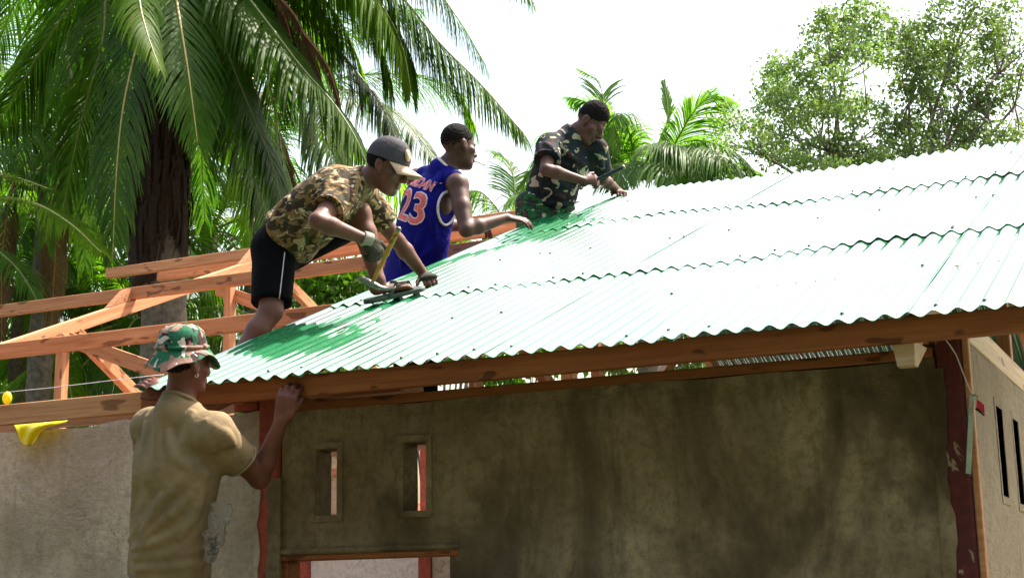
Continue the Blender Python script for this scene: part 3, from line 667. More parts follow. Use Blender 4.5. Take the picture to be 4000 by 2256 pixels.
vp.disp(lambda P: waves(P, [((.2, .2, .9), 30, .004, 1.0), ((.6, -.3, .5), 24, .003, 2.0)]))
put(pA, 'trousers', vp.mesh('trousers', .010), M['camo_green'])
for q in 'LR':
    vv = Vol(); an, to = A['an'+q], A['to'+q]; vv.cap(an+V3(0, 0, .03), an+V3(0, 0, -.03), .052, .05, .02); vv.ecap(an+V3(0, 0, -.045)-fwdA*.03, to+V3(0, 0, -.045)+fwdA*.03, hs, (.042, .038), (.05, .034), .02); vv.cut(V3(0, 0, BZ+.001), V3(0, 0, -1)); put(pA, 'shoe', vv.mesh('shoe', .008), M['black_cloth'])
# bucket hat
rA, ffA, uA = AA; uH = nrm(uA*.97-ffA*.10); fH = nrm(np.cross(uH, rA)); fH = fH if fH@ffA > 0 else -fH
def hat_mesh(c, r, f, u):
    prof = [(0, .098), (.035, .097), (.066, .090), (.088, .070), (.098, .040), (.102, .006), (.105, .0), (.116, -.012), (.132, -.030), (.147, -.050), (.150, -.052), (.147, -.054), (.130, -.036), (.112, -.016), (.100, .0), (.095, .035), (.080, .065), (.05, .083), (0, .088)]
    n = 56; Vv = []; Ff = []
    for (rad, hgt) in prof:
        for i in range(n):
            a = 2*math.pi*i/n; k = max(0, (rad-.104)/.046)
            dz = k*(.018*math.cos(a*2)+.012*math.sin(3*a+1)+.006*math.sin(7*a)); wob = 1+.02*math.sin(3*a+hgt*40)+.012*math.sin(8*a+hgt*60)
            Vv.append(c+r*math.cos(a)*rad*.865*wob+f*math.sin(a)*rad*1.03*wob+u*(hgt*1.02+dz+.003*math.sin(5*a+rad*80)))
    for j in range(len(prof)-1):
        for i in range(n): Ff.append((j*n+i, j*n+(i+1) % n, (j+1)*n+(i+1) % n, (j+1)*n+i))
    return mesh('bucket_hat', Vv, Ff)
put(pA, 'bucket_hat', hat_mesh(hA+uH*.052*1.0-fH*.012, rA, fH, uH), M['camo_hat'])
o = ring(hA+uH*.062-fH*.012, uH, .092, .006, 'hat_band', pA, M['camo_hat'], 48, 1.15, rA)
cap_hair(pA, LA, AA, 1.0, -.055, .03, .003); eyes(pA, LA, AA, 1.0, None, M['dark'])
ring(LA(.0795, -.004, -.046), fA, .0085, .0012, 'earring', pA, M['white_trim'], 16)

# ---------------------------------------------------------------- B: man with cap, brown camouflage T-shirt and black shorts, hammering
B = {}
B['pel'] = J3(1098, 958, 7.35); B['wa'] = J3(1172, 862, 7.32); B['ch'] = J3(1318, 752, 7.26); B['nb'] = J3(1420, 705, 7.24)
B['shR'] = J3(1325, 785, 7.07); B['shL'] = J3(1428, 778, 7.42); B['hb'] = J3(1462, 690, 7.22)
B['elR'] = reach(B['shR'], 1238, 862, .27, False); B['wrR'] = reach(B['elR'], 1432, 936, .255, True)
B['elL'] = reach(B['shL'], 1552, 940, .28, True); B['wrL'] = reach(B['elL'], 1660, 1078, .245, True)
hsB = nrm(B['shR']-B['shL']); B['hpR'] = J3(1072, 985, 7.26); B['hpL'] = J3(1135, 970, 7.44)
B['knR'] = J3(1058, 1215, 7.10); B['anR'] = reach(B['knR'], 880, 1480, .41, False); B['toR'] = B['anR']+cdir(.7, -.25, .5)*.16
B['knL'] = reach(B['hpL'], 1405, 835, .42, False); fL = PR(1440, 1165, .05)
B['xx'] = 0; rdir = nrm(PR(1640, 1120, 0)-PR(1450, 1165, 0)); soleB = PR(1538, 1152, .032); B['anL'] = soleB-rdir*.065+NR*.088; B['toL'] = soleB+rdir*.075+NR*.046; del B['xx']
B['dnL'] = -NR
footB = B['anR'][2]-.075
pB = thing('person', 'person in grey cap, brown camouflage T-shirt and black shorts bending over the roof', 'person', (float(B['anR'][0]), float(B['anR'][1]), float(footB)))
vb = Vol(); body(vb, B, 1.0)
hB = J3(1508, 655, 7.20); fB = cdir(.90, -.33, -.22); LB, AB = add_head(vb, hB, fB, cdir(.36, .93, 0), 1.0)
hamB0 = J3(1556, 895, 6.86); hamB1 = J3(1452, 1108, 6.92)                       # hammer handle ends
add_hand(vb, B['wrR'], cdir(.55, -.8, .05), cdir(.35, .5, -.9), cdir(.6, .6, 0), [1.0, 1.05, 1.1, 1.1], 1.0)
dHL = nrm(PR(1745, 1115, .03)-B['wrL']); add_hand(vb, B['wrL'], dHL, NR, cdir(-.2, -.3, -1), [.9, .95, 1.0, 1.0], 1.0)
finish(pB, vb, M['skinB'])
vs = Vol()
vs.etube(B['ch'], J3(1118, 915, 7.34), hsB, (.185, .135), (.185, .150), .05); vs.ecap(B['ch'], B['ch']*.3+B['nb']*.7, hsB, (.18, .125), (.108, .085), .05)
vs.ell(J3(1235, 905, 7.32), (hsB, nrm(B['ch']-B['wa']), np.cross(hsB, nrm(B['ch']-B['wa']))), (.17, .17, .085), .06)   # loose belly of the shirt hanging down
for q, fr in (('R', .52), ('L', .55)):
    vs.cap(B['nb']-(B['nb']-B['ch'])*.13, B['sh'+q], .056, .066, .04); vs.tube(B['sh'+q], B['sh'+q]+(B['el'+q]-B['sh'+q])*fr, .078, .079, .04)
vs.tube(B['nb']-(B['hb']-B['nb'])*.2, B['nb']+nrm(B['hb']-B['nb'])*.02, .076, .069, .02)
vs.disp(lambda P: waves(P, [(B['ch']-B['wa'], 19, .0095, .4), (cdir(.9, .2, 0), 30, .0060, 2.1), (cdir(.4, .9, .3), 16, .0070, 4.0)]))
cB_ = lambda L: [(900+.688*x, 450+.688*y) for x, y in L]
folds(vs, [cB_(q) for q in ([(640, 300), (560, 360), (540, 430)], [(480, 350), (420, 460), (430, 570)], [(400, 420), (330, 520), (300, 650)], [(330, 470), (260, 560), (210, 660)], [(460, 610), (400, 680), (420, 745)], [(380, 590), (330, 680), (390, 750)], [(580, 330), (640, 400), (650, 460)], [(560, 390), (640, 430)], [(440, 380), (380, 500), (360, 620)], [(250, 570), (230, 650), (300, 720)], [(540, 620), (500, 690), (450, 740)], [(720, 330), (700, 430)], [(840, 440), (830, 560)], [(290, 520), (250, 640)])], 6.2, .0165, .020)
for q, fr_ in (('R', .52), ('L', .55)): hem(pB, B['sh'+q], B['sh'+q]+(B['el'+q]-B['sh'+q])*fr_, .079, M['camo_tan'])
put(pB, 'shirt', vs.mesh('shirt', .0068), M['camo_tan'])
ring(B['nb']+nrm(B['hb']-B['nb'])*.018, B['hb']-B['nb'], .069, .006, 'collar', pB, M['camo_tan'])
vp = Vol(); vp.ecap(B['pel'], B['pel']*.55+B['wa']*.45, nrm(B['hpR']-B['hpL']), (.172, .135), (.16, .12), .04)
kn = J3(1060, 1185, 7.13); vp.tube(B['hpR'], kn, .108, .098, .05); vp.tube(B['hpL'], B['hpL']*.25+B['knL']*.75, .105, .105, .05)
vp.disp(lambda P: waves(P, [((.2, .2, .9), 30, .0045, 1.0), ((.6, -.3, .5), 24, .0035, 2.0)]))
sho = put(pB, 'shorts', vp.mesh('shorts', .0078), M['black_cloth'])
bv = BVHTree.FromPolygons([v.co for v in sho.data.vertices], [p.vertices for p in sho.data.polygons])
pts = []
for t in np.linspace(0, 1, 24):                                                # white piping down the side seam
    px = 1112-22*t-14*math.sin(t*3)*0; py = 985+190*t; D = ray(px, py); h_ = bv.ray_cast(Vector(CAM), Vector(D))
    if h_[0]: pts.append(np.array(h_[0])+np.array(h_[1])*.001)
Vv = []; Ff = []
for i, p in enumerate(pts):
    for sg in (-1, 1): Vv.append(p+R_*.0022*sg-F_*.002)
    for sg in (-1, 1): Vv.append(p+R_*.0022*sg+F_*.002)
for i in range(len(pts)-1): a = i*4; Ff += [(a, a+1, a+5, a+4), (a+1, a+3, a+7, a+5), (a+2, a, a+4, a+6)]
put(pB, 'piping', mesh('piping', Vv, Ff), M['white_trim'])
# gloves
vg = Vol(); add_hand(vg, B['wrR'], cdir(.55, -.8, .05), cdir(.35, .5, -.9), cdir(.6, .6, 0), [1.0, 1.05, 1.1, 1.1], 1.0, .0045); put(pB, 'glove', vg.mesh('glove', .005), M['glove'])
vg = Vol(); wv = nrm(B['wrR']-B['elR']); vg.tube(B['wrR']-wv*.02, B['wrR']+wv*.025, .037, .039, .02, True); put(pB, 'glove_cuff', vg.mesh('glove_cuff', .005), M['glove_cuff'])
vg = Vol(); vg.ecap(B['wrL'], B['wrL']+dHL*.078, np.cross(dHL, NR), (.039, .026), (.047, .021), .012); put(pB, 'glove', vg.mesh('glove', .005), M['glove'])
# flip-flop under the front foot
ftc = B['toL']-rdir*.155; sideF = np.cross(rdir, NR); so_ = Vol()
base = soleB; so_.ecap(base-rdir*.115, base+rdir*.115, sideF, (.042, .5), (.05, .5), .01); so_.cut(base+NR*.011, NR); so_.cut(base-NR*.011, -NR); put(pB, 'flip_flop', so_.mesh('flip_flop', .0055), M['rubber_sole'])
def strap_between(pts, r, name, person, m):
    v = Vol()
    for a, b in zip(pts[:-1], pts[1:]): v.cap(a, b, r, r, .008)
    return put(person, name, v.mesh(name, .0045), m)
for sg in (-1, 1): strap_between([base-rdir*.035+sideF*.046*sg+NR*.008, base+rdir*.015+sideF*.036*sg+NR*.062, base+rdir*.085+sideF*.004*sg+NR*.052, base+rdir*.10+NR*.012], .0075, 'flip_flop_strap', pB, M['rubber'])
# cap
rB, ffB, uB = AB
def cap_mesh(c, r, f, u):
    Vv = []; Ff = []; n = 40; m_ = 10
    for j in range(m_+1):
        ph = j/m_*math.pi/2
        for i in range(n):
            a = 2*math.pi*i/n; Vv.append(c+r*math.cos(a)*.090*math.cos(ph)**.8+f*math.sin(a)*.112*math.cos(ph)**.8+u*(.118*math.sin(ph)**.9-.004))
    for j in range(m_):
        for i in range(n): Ff.append((j*n+i, j*n+(i+1) % n, (j+1)*n+(i+1) % n, (j+1)*n+i))
    return mesh('cap', Vv, Ff)
cB = hB+uB*.040-ffB*.004
cp = put(pB, 'cap', cap_mesh(cB, rB, ffB, uB), M['cap_grey'])
Vv = []; Ff = []; n = 17
for lay in (0, 1):
    for j in range(6):
        t = j/5
        for i in range(n):
            a = math.pi*(.12+.76*i/(n-1)); e = .5+.5*math.sin(a); x = math.cos(a)*(.089+.004*t); y = math.sin(a)*.108+t*.085*e
            Vv.append(cB+rB*x+ffB*y+uB*(-.002-.030*t*(.7) - .022*(x/.09)**2*(.4+t) - .0035*lay))
o_ = 6*n
for j in range(5):
    for i in range(n-1): a = j*n+i; Ff.append((a, a+1, a+n+1, a+n)); Ff.append((o_+a+n, o_+a+n+1, o_+a+1, o_+a))
for i in range(n-1): a = 5*n+i; Ff.append((a, a+1, o_+a+1, o_+a))
for j in range(5):
    for e_ in (0, n-1): a = j*n+e_; Ff.append((a, a+n, o_+a+n, o_+a))
put(pB, 'cap_bill', mesh('cap_bill', Vv, Ff), M['cap_bill'])
vv = Vol(); vv.sph(cB+uB*.113, .008); put(pB, 'cap_button', vv.mesh('cap_button', .004), M['cap_grey'])
vv = Vol(); pc = cB+ffB*.096+uB*.050-0*rB; vv.ell(pc+rB*.028, (rB, nrm(uB*.9-ffB*.4), nrm(ffB*.9+uB*.4)), (.030, .030, .012), .004); put(pB, 'cap_badge', vv.mesh('cap_badge', .004), M['cap_bill'])
cap_hair(pB, LB, AB, 1.0, -.045, .03, .002); eyes(pB, LB, AB, 1.0, None, M['dark'])

# ---------------------------------------------------------------- C: man in the blue basketball jersey
SC = 1.13; ZC = 9.15
C_ = {}
C_['pel'] = J3(1618, 1075, ZC+.05); C_['wa'] = J3(1640, 950, ZC+.03); C_['ch'] = J3(1680, 790, ZC); C_['nb'] = J3(1738, 655, ZC)
C_['shR'] = J3(1788, 722, ZC-.17); C_['shL'] = J3(1628, 700, ZC+.20); C_['hb'] = J3(1775, 618, ZC)
C_['elR'] = reach(C_['shR'], 1822, 898, .30*SC, False); C_['wrR'] = reach(C_['elR'], 1978, 850, .265*SC, True)
C_['elL'] = reach(C_['shL'], 1700, 880, .30*SC, True); C_['wrL'] = reach(C_['elL'], 1840, 880, .26*SC, True)
hsC = nrm(C_['shR']-C_['shL']); fwdC = nrm(np.cross(V3(0, 0, 1), hsC)); JZ = 2.5685
C_['hpR'] = C_['pel']+hsC*.1; C_['hpL'] = C_['pel']-hsC*.1
for q, sg in (('L', -1), ('R', 1)):
    an = V3(C_['pel'][0]+hsC[0]*.10*sg, C_['pel'][1]+hsC[1]*.10*sg, JZ+.09); C_['an'+q] = an; mid = (C_['hp'+q]+an)/2; C_['kn'+q] = mid+fwdC*.06; C_['to'+q] = an+fwdC*.15*.6
pC = thing('person', 'person in a blue number 23 basketball jersey reaching one arm over the roof', 'person', (float(C_['pel'][0]), float(C_['pel'][1]), JZ))
vb = Vol(); body(vb, C_, SC)
hC = J3(1792, 574, ZC); fC = cdir(.80, -.13, .55); LC, AC = add_head(vb, hC, fC, V3(0, 0, 1)+cdir(1, 0, 0)*.05, 1.08)
add_hand(vb, C_['wrR'], cdir(.95, -.12, .2), cdir(.1, .95, -.35), cdir(.2, -.3, .9), [(.15, .3, .2), (.25, .3, .2), (.3, .35, .2), (.35, .35, .2)], SC)
add_hand(vb, C_['wrL'], cdir(.9, -.2, .3), cdir(.1, .9, .2), cdir(.2, 0, -1), [.5, .5, .5, .5], SC)
finish(pC, vb, M['skinC'], vox=.0075)
vs = Vol(); upC = nrm(C_['nb']-C_['pel'])
vs.etube(C_['ch'], C_['pel']-upC*.16, hsC, (.178*SC, .128*SC), (.205*SC, .165*SC), .05)
vs.ecap(C_['ch'], C_['ch']*.30+C_['nb']*.70, hsC, (.172*SC, .120*SC), (.100*SC, .078*SC), .05)
for q in 'LR': vs.cap(C_['nb']-(C_['nb']-C_['ch'])*.13, C_['nb']*.30+C_['sh'+q]*.70, .052*SC, .056*SC, .03)
vs.tube(C_['nb']-(C_['hb']-C_['nb'])*.25, C_['nb']+nrm(C_['hb']-C_['nb'])*.012, .078*SC, .070*SC, .02)
vs0 = Vol(); vs0.ops = list(vs.ops); AH = {}
for q, sg in (('R', 1), ('L', -1)):                                            # arm holes
    c_ = C_['sh'+q]+hsC*sg*.058*SC-upC*.080*SC; fz = np.cross(hsC, upC); rx, ry, rz = .105*SC, .185*SC, .118*SC
    vs.ell(c_, (hsC, upC, fz), (rx, ry, rz), .008, '-'); rim = []
    for i in range(72):
        a = 2*math.pi*i/72; bs = np.linspace(-.6, 1.45, 90); P = np.array([c_+upC*math.cos(a)*ry*math.cos(b)+fz*math.sin(a)*rz*math.cos(b)-hsC*sg*math.sin(b)*rx for b in bs])
        d = vs0.eval(P); k_ = np.argmax(d < 0)
        if d[k_] < 0 and k_ > 0: rim.append(P[k_])
    AH[q] = rim
vs.disp(lambda P: waves(P, [((.5, .2, .6), 14, .0075, .9), ((-.6, .1, .55), 20, .0050, 2.6), (upC, 11, .0060, 1.0)]))
folds(vs, [[(1760, 880), (1700, 960), (1640, 1010)], [(1750, 930), (1690, 1000)], [(1690, 720), (1690, 850), (1700, 960)], [(1720, 680), (1690, 740)], [(1650, 900), (1620, 1010)], [(1600, 940), (1570, 1030)]], 8.2, .018, .022)
jer = put(pC, 'jersey', vs.mesh('jersey', .0085), M['jersey'])
bv = BVHTree.FromPolygons([v.co for v in jer.data.vertices], [p.vertices for p in jer.data.polygons])
ring(C_['nb']+nrm(C_['hb']-C_['nb'])*.012, C_['hb']-C_['nb'], .071*SC, .0065, 'collar', pC, M['white_trim'])
for q, Vv in AH.items():                                                       # white trim round the arm holes
    trim = Vol()
    for i in range(len(Vv)):
        a, b = Vv[i], Vv[(i+1) % len(Vv)]
        if np.linalg.norm(a-b) < .07: trim.cap(a, b, .0075, .0075, .004)
    if trim.ops: put(pC, 'arm_hole_trim', trim.mesh('arm_hole_trim', .005), M['white_trim'])
def print_text(txt, cpx, zc, ex, ey, size, m, name, grow=0.0, lift=.003, sx=1.0):
    """flat print laid on the jersey: letters cast onto the cloth from behind the back"""
    cu = bpy.data.curves.new('t', 'FONT'); cu.body = txt; cu.size = size; cu.align_x = 'CENTER'; cu.align_y = 'CENTER'; cu.offset = grow; cu.resolution_u = 3
    to = bpy.data.objects.new('t', cu); COL.objects.link(to); bpy.context.view_layer.update()
    me = bpy.data.meshes.new_from_object(to.evaluated_get(bpy.context.evaluated_depsgraph_get())); bpy.data.objects.remove(to)
    bm = bmesh.new(); bm.from_mesh(me); bmesh.ops.triangulate(bm, faces=bm.faces[:])
    for _ in range(3): 
        lo_ = [e for e in bm.edges if e.calc_length() > .028]
        if lo_: bmesh.ops.subdivide_edges(bm, edges=lo_, cuts=1)
        bmesh.ops.triangulate(bm, faces=bm.faces[:])
    c = cpx; nin = np.cross(ex, ey); bad = []
    for v in bm.verts:
        p = c+ex*v.co.x*sx+ey*v.co.y; h_ = bv.ray_cast(Vector(p+nin*.4), Vector(-nin), .9)
        if h_[0] is None: bad.append(v)
        else: v.co = h_[0]+Vector(nin)*lift
    bmesh.ops.delete(bm, geom=bad, context='VERTS'); me2 = bpy.data.meshes.new(name); bm.to_mesh(me2); bm.free(); return put(pC, name, me2, m)
bk = -fwdC; exC = nrm(hsC-upC*(hsC@upC)); nC = np.cross(exC, upC); 
numc = C_['ch']*.76+C_['wa']*.24+exC*.034
print_text('23', numc, ZC, exC, upC, .27, M['white_trim'], 'number_outline', .0105, .0022, .92); print_text('23', numc, ZC, exC, upC, .27, M['pink'], 'number', .0035, .0040, .92)
print_text('JORDAN', C_['ch']*.42+C_['nb']*.58-exC*.0-upC*.035, ZC, exC, upC, .088, M['white_trim'], 'name_outline', .004, .0022, .78); print_text('JORDAN', C_['ch']*.42+C_['nb']*.58-upC*.035, ZC, exC, upC, .088, M['pink'], 'name_lettering', .0015, .0040, .78)
vp = Vol(); vp.ecap(C_['pel'], C_['wa'], hsC, (.17, .13), (.14, .11), .04)
for q in 'LR': vp.tube(C_['hp'+q], C_['kn'+q]*.2+C_['an'+q]*.8, .11, .075, .04)
put(pC, 'trousers', vp.mesh('trousers', .012), M['black_cloth'])
cap_hair(pC, LC, AC, 1.08, -.045, .050, .0005, 0, 'cropped_hair', 'fade'); cap_hair(pC, LC, AC, 1.08, .022, .055, .0025); eyes(pC, LC, AC, 1.08, None, M['dark'])

# ---------------------------------------------------------------- D: man in dark jungle camouflage near the ridge
SD = 1.05; ZD = 10.1
D_ = {}
D_['pel'] = J3(2128, 815, ZD+.05); D_['wa'] = J3(2140, 735, ZD+.02); D_['ch'] = J3(2205, 610, ZD); D_['nb'] = J3(2232, 528, ZD)
D_['shR'] = J3(2150, 562, ZD-.12); D_['shL'] = J3(2322, 585, ZD+.05); D_['hb'] = J3(2262, 505, ZD-.01)
D_['elR'] = reach(D_['shR'], 2132, 662, .29*SD, False); D_['wrR'] = reach(D_['elR'], 2278, 705, .255*SD, True)
D_['elL'] = reach(D_['shL'], 2352, 700, .29*SD, True); hl = PR(2445, 760, .03); D_['wrL'] = reach(D_['elL'], 2418, 748, .25*SD, True)
hsD = nrm(D_['shR']-D_['shL']); fwdD = nrm(np.cross(V3(0, 0, 1), hsD)); 
D_['hpR'] = D_['pel']+hsD*.1; D_['hpL'] = D_['pel']-hsD*.1; FZ = float(D_['pel'][2]-.90)
for q, sg in (('L', -1), ('R', 1)):
    an = D_['pel']+hsD*.11*sg; an = V3(an[0], an[1], FZ+.085); D_['an'+q] = an; D_['kn'+q] = (D_['hp'+q]+an)/2+fwdD*.04; D_['to'+q] = an+fwdD*.14
pD = thing('person', 'person in dark jungle camouflage leaning over the roof ridge with a hammer', 'person', (float(D_['pel'][0]), float(D_['pel'][1]), FZ))
vb = Vol(); body(vb, D_, SD)
hD = J3(2306, 482, ZD-.02); fD = cdir(.72, -.64, -.36); LD, AD = add_head(vb, hD, fD, cdir(.55, .8, -.05), 1.07)
hamD0 = J3(2318, 708, 9.88); hamD1 = J3(2440, 652, 9.86)
add_hand(vb, D_['wrR'], cdir(.98, .05, .1), cdir(.1, .5, -.9), cdir(.3, .7, .3), [1.0, 1.05, 1.1, 1.1], SD)
dHD = nrm(PR(2452, 758, .03)-D_['wrL']); add_hand(vb, D_['wrL'], dHD, cdir(.1, .8, -.4), cdir(-.5, 0, -.6), [.7, .8, .9, .9], SD)
finish(pD, vb, M['skinD'], vox=.0075)
vs = Vol(); upD = nrm(D_['nb']-D_['pel'])
vs.etube(D_['ch'], D_['pel']+upD*.015, hsD, (.182*SD, .130*SD), (.172*SD, .132*SD), .05); vs.ecap(D_['ch'], D_['ch']*.3+D_['nb']*.7, hsD, (.178*SD, .122*SD), (.108*SD, .085*SD), .05)
for q, fr in (('R', .66), ('L', .72)):
    vs.cap(D_['nb']-(D_['nb']-D_['ch'])*.13, D_['sh'+q], .056*SD, .066*SD, .04); vs.tube(D_['sh'+q], D_['sh'+q]+(D_['el'+q]-D_['sh'+q])*fr, .078*SD, .080*SD, .04)
vs.tube(D_['nb']-(D_['hb']-D_['nb'])*.2, D_['nb']+nrm(D_['hb']-D_['nb'])*.02, .076*SD, .069*SD, .02)
vs.disp(lambda P: waves(P, [((.5, .2, .6), 18, .0085, .9), ((-.6, .1, .55), 26, .0060, 2.6), (upD, 14, .0070, 1.0)]))
folds(vs, [[(2150, 700), (2210, 730), (2270, 720)], [(2140, 750), (2200, 775), (2260, 770)], [(2190, 560), (2230, 620), (2290, 650)], [(2130, 560), (2170, 600)], [(2340, 600), (2350, 660)], [(2120, 680), (2130, 760)], [(2240, 640), (2250, 720)], [(2300, 620), (2280, 700)], [(2130, 790), (2210, 800)]], 9.2, .018, .022)
for q, fr_ in (('R', .66), ('L', .72)): hem(pD, D_['sh'+q], D_['sh'+q]+(D_['el'+q]-D_['sh'+q])*fr_, .0845, M['camo_dark'])
put(pD, 'shirt', vs.mesh('shirt', .0075), M['camo_dark']); ring(D_['nb']+nrm(D_['hb']-D_['nb'])*.02, D_['hb']-D_['nb'], .07*SD, .0065, 'collar', pD, M['camo_dark'])
vp = Vol(); vp.ecap(D_['pel']-upD*.03, D_['pel']+upD*.06, hsD, (.178, .14), (.165, .125), .04)
for q in 'LR': vp.cap(D_['hp'+q], D_['kn'+q], .118, .1, .04); vp.tube(D_['kn'+q], D_['an'+q], .1, .085, .03)
vp.disp(lambda P: waves(P, [((.2, .2, .9), 26, .005, 1.0), ((.6, -.3, .5), 22, .004, 2.0)]))
put(pD, 'trousers', vp.mesh('trousers', .010), M['camo_green'])
cap_hair(pD, LD, AD, 1.07, -.040, .056, .0005, 0, 'cropped_hair', 'fade'); cap_hair(pD, LD, AD, 1.07, .020, .066, .003, .010); eyes(pD, LD, AD, 1.07, None, M['dark'])
print('joints', {k: [round(float(x), 2) for x in v] for k, v in D_.items() if k in ('pel', 'wrL', 'elL')}, 'C', C_['pel'], 'B foot', B['anR'], 'hip-ank', np.linalg.norm(C_['hpR']-C_['anR']))
# ================================================================== vegetation
def leaf_mat(name, c0, c1, c2, trans=.35, rough=.45, scale=1.2, tint=(.26, .36, .06)):
    m, nt, b = mat(name); v = geopos(nt); rd = orand(nt)
    n = nz(nt, v, scale, 4, .6); c = ramp(nt, n, [(.3, c0), (.52, c1), (.72, c2)])
    f = nz(nt, v, 22, 3); c = mix(nt, ramp(nt, f, [(.3, .5), (.6, 0.0)]), c, c0)
    hs = N(nt, 'ShaderNodeHueSaturation'); nt.links.new(c, hs.inputs['Color']); mp = N(nt, 'ShaderNodeMapRange'); mp.inputs['To Min'].default_value = .75; mp.inputs['To Max'].default_value = 1.25; nt.links.new(rd, mp.inputs[0]); nt.links.new(mp.outputs[0], hs.inputs['Value'])
    nt.links.new(hs.outputs[0], b.inputs['Base Color']); b.inputs['Roughness'].default_value = rough; b.inputs['Specular IOR Level'].default_value = .16
    t = N(nt, 'ShaderNodeBsdfTranslucent'); mg = mix(nt, 1.0, hs.outputs[0], tuple(q*5 for q in tint), 'MULTIPLY'); nt.links.new(mg, t.inputs[0])
    mx = N(nt, 'ShaderNodeMixShader'); mx.inputs[0].default_value = trans; nt.links.new(b.outputs[0], mx.inputs[1]); nt.links.new(t.outputs[0], mx.inputs[2]); nt.links.new(mx.outputs[0], nt.nodes['Material Output'].inputs[0]); return m
M['palm'] = leaf_mat('coconut_leaf_green', (.034, .078, .011), (.062, .122, .016), (.115, .175, .025), .5)
M['palm_y'] = leaf_mat('backlit_yellowgreen_leaf', (.075, .14, .010), (.125, .205, .015), (.20, .25, .026), .68)  # lit copy of the palm leaf: backlight put into a brighter, yellower colour
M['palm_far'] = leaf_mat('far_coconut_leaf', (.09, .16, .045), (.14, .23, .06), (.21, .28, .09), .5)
M['dead'] = leaf_mat('dry_palm_leaf', (.07, .035, .014), (.14, .075, .03), (.22, .13, .055), .2, .8)
M['tree'] = leaf_mat('broad_leaf_green', (.10, .14, .065), (.17, .22, .09), (.25, .31, .13), .45, tint=(.22, .28, .10))
M['bush'] = leaf_mat('bush_leaf_green', (.05, .11, .015), (.10, .19, .025), (.17, .26, .045), .4)
M['rachis'] = plain('palm_midrib', (.20, .20, .055), .5, bscale=20, var=.3); M['rachis_y'] = plain('yellow_midrib', (.42, .33, .11), .5, bscale=20, var=.3)
M['bark'] = plain('palm_bark', (.13, .10, .075), .9, bscale=14, bstr=.8, var=.5); M['fibre'] = plain('dark_palm_fibre', (.030, .014, .009), .95, bscale=30, bstr=1.0, var=.6); M['limb'] = plain('grey_tree_bark', (.16, .12, .12), .85, bscale=22, bstr=.5, var=.4)
M['coconut'] = plain('green_coconut', (.13, .20, .04), .4, bscale=8, var=.3); M['spathe'] = plain('orange_brown_spathe', (.34, .13, .05), .7, bscale=18, var=.35)

def spline(pts, n):
    P = np.array(pts, float); m = len(P); out = []
    Q = np.vstack([2*P[0]-P[1], P, 2*P[-1]-P[-2]]); d = np.linalg.norm(np.diff(P, axis=0), axis=1); cum = np.concatenate([[0], np.cumsum(d)])/d.sum()
    for t in np.linspace(0, 1, n):
        i = min(m-2, max(0, np.searchsorted(cum, t, 'right')-1)); u = (t-cum[i])/(cum[i+1]-cum[i]); p0, p1, p2, p3 = Q[i:i+4]
        out.append(.5*((2*p1)+(-p0+p2)*u+(2*p0-5*p1+4*p2-p3)*u*u+(-p0+3*p1-3*p2+p3)*u**3))
    return np.array(out)
def tube_mesh(name, P, R, seg=7, wob=0.0, rng=None):
    V = []; Fc = []; n = len(P)
    for i in range(n):
        t = nrm(P[min(i+1, n-1)]-P[max(i-1, 0)]); a = nrm(np.cross(t, (.13, .97, .2) if abs(t[2]) > .5 else (0, 0, 1))); b = np.cross(t, a)
        for j in range(seg):
            th = 2*math.pi*j/seg; r = R[i]*(1+(wob*(rng.random()-.5) if rng else 0)); V.append(P[i]+(a*math.cos(th)+b*math.sin(th))*r)
    for i in range(n-1):
        for j in range(seg): Fc.append((i*seg+j, i*seg+(j+1) % seg, (i+1)*seg+(j+1) % seg, (i+1)*seg+j))
    Fc.append(tuple(range(seg-1, -1, -1))); Fc.append(tuple((n-1)*seg+j for j in range(seg)))
    return mesh(name, V, Fc)
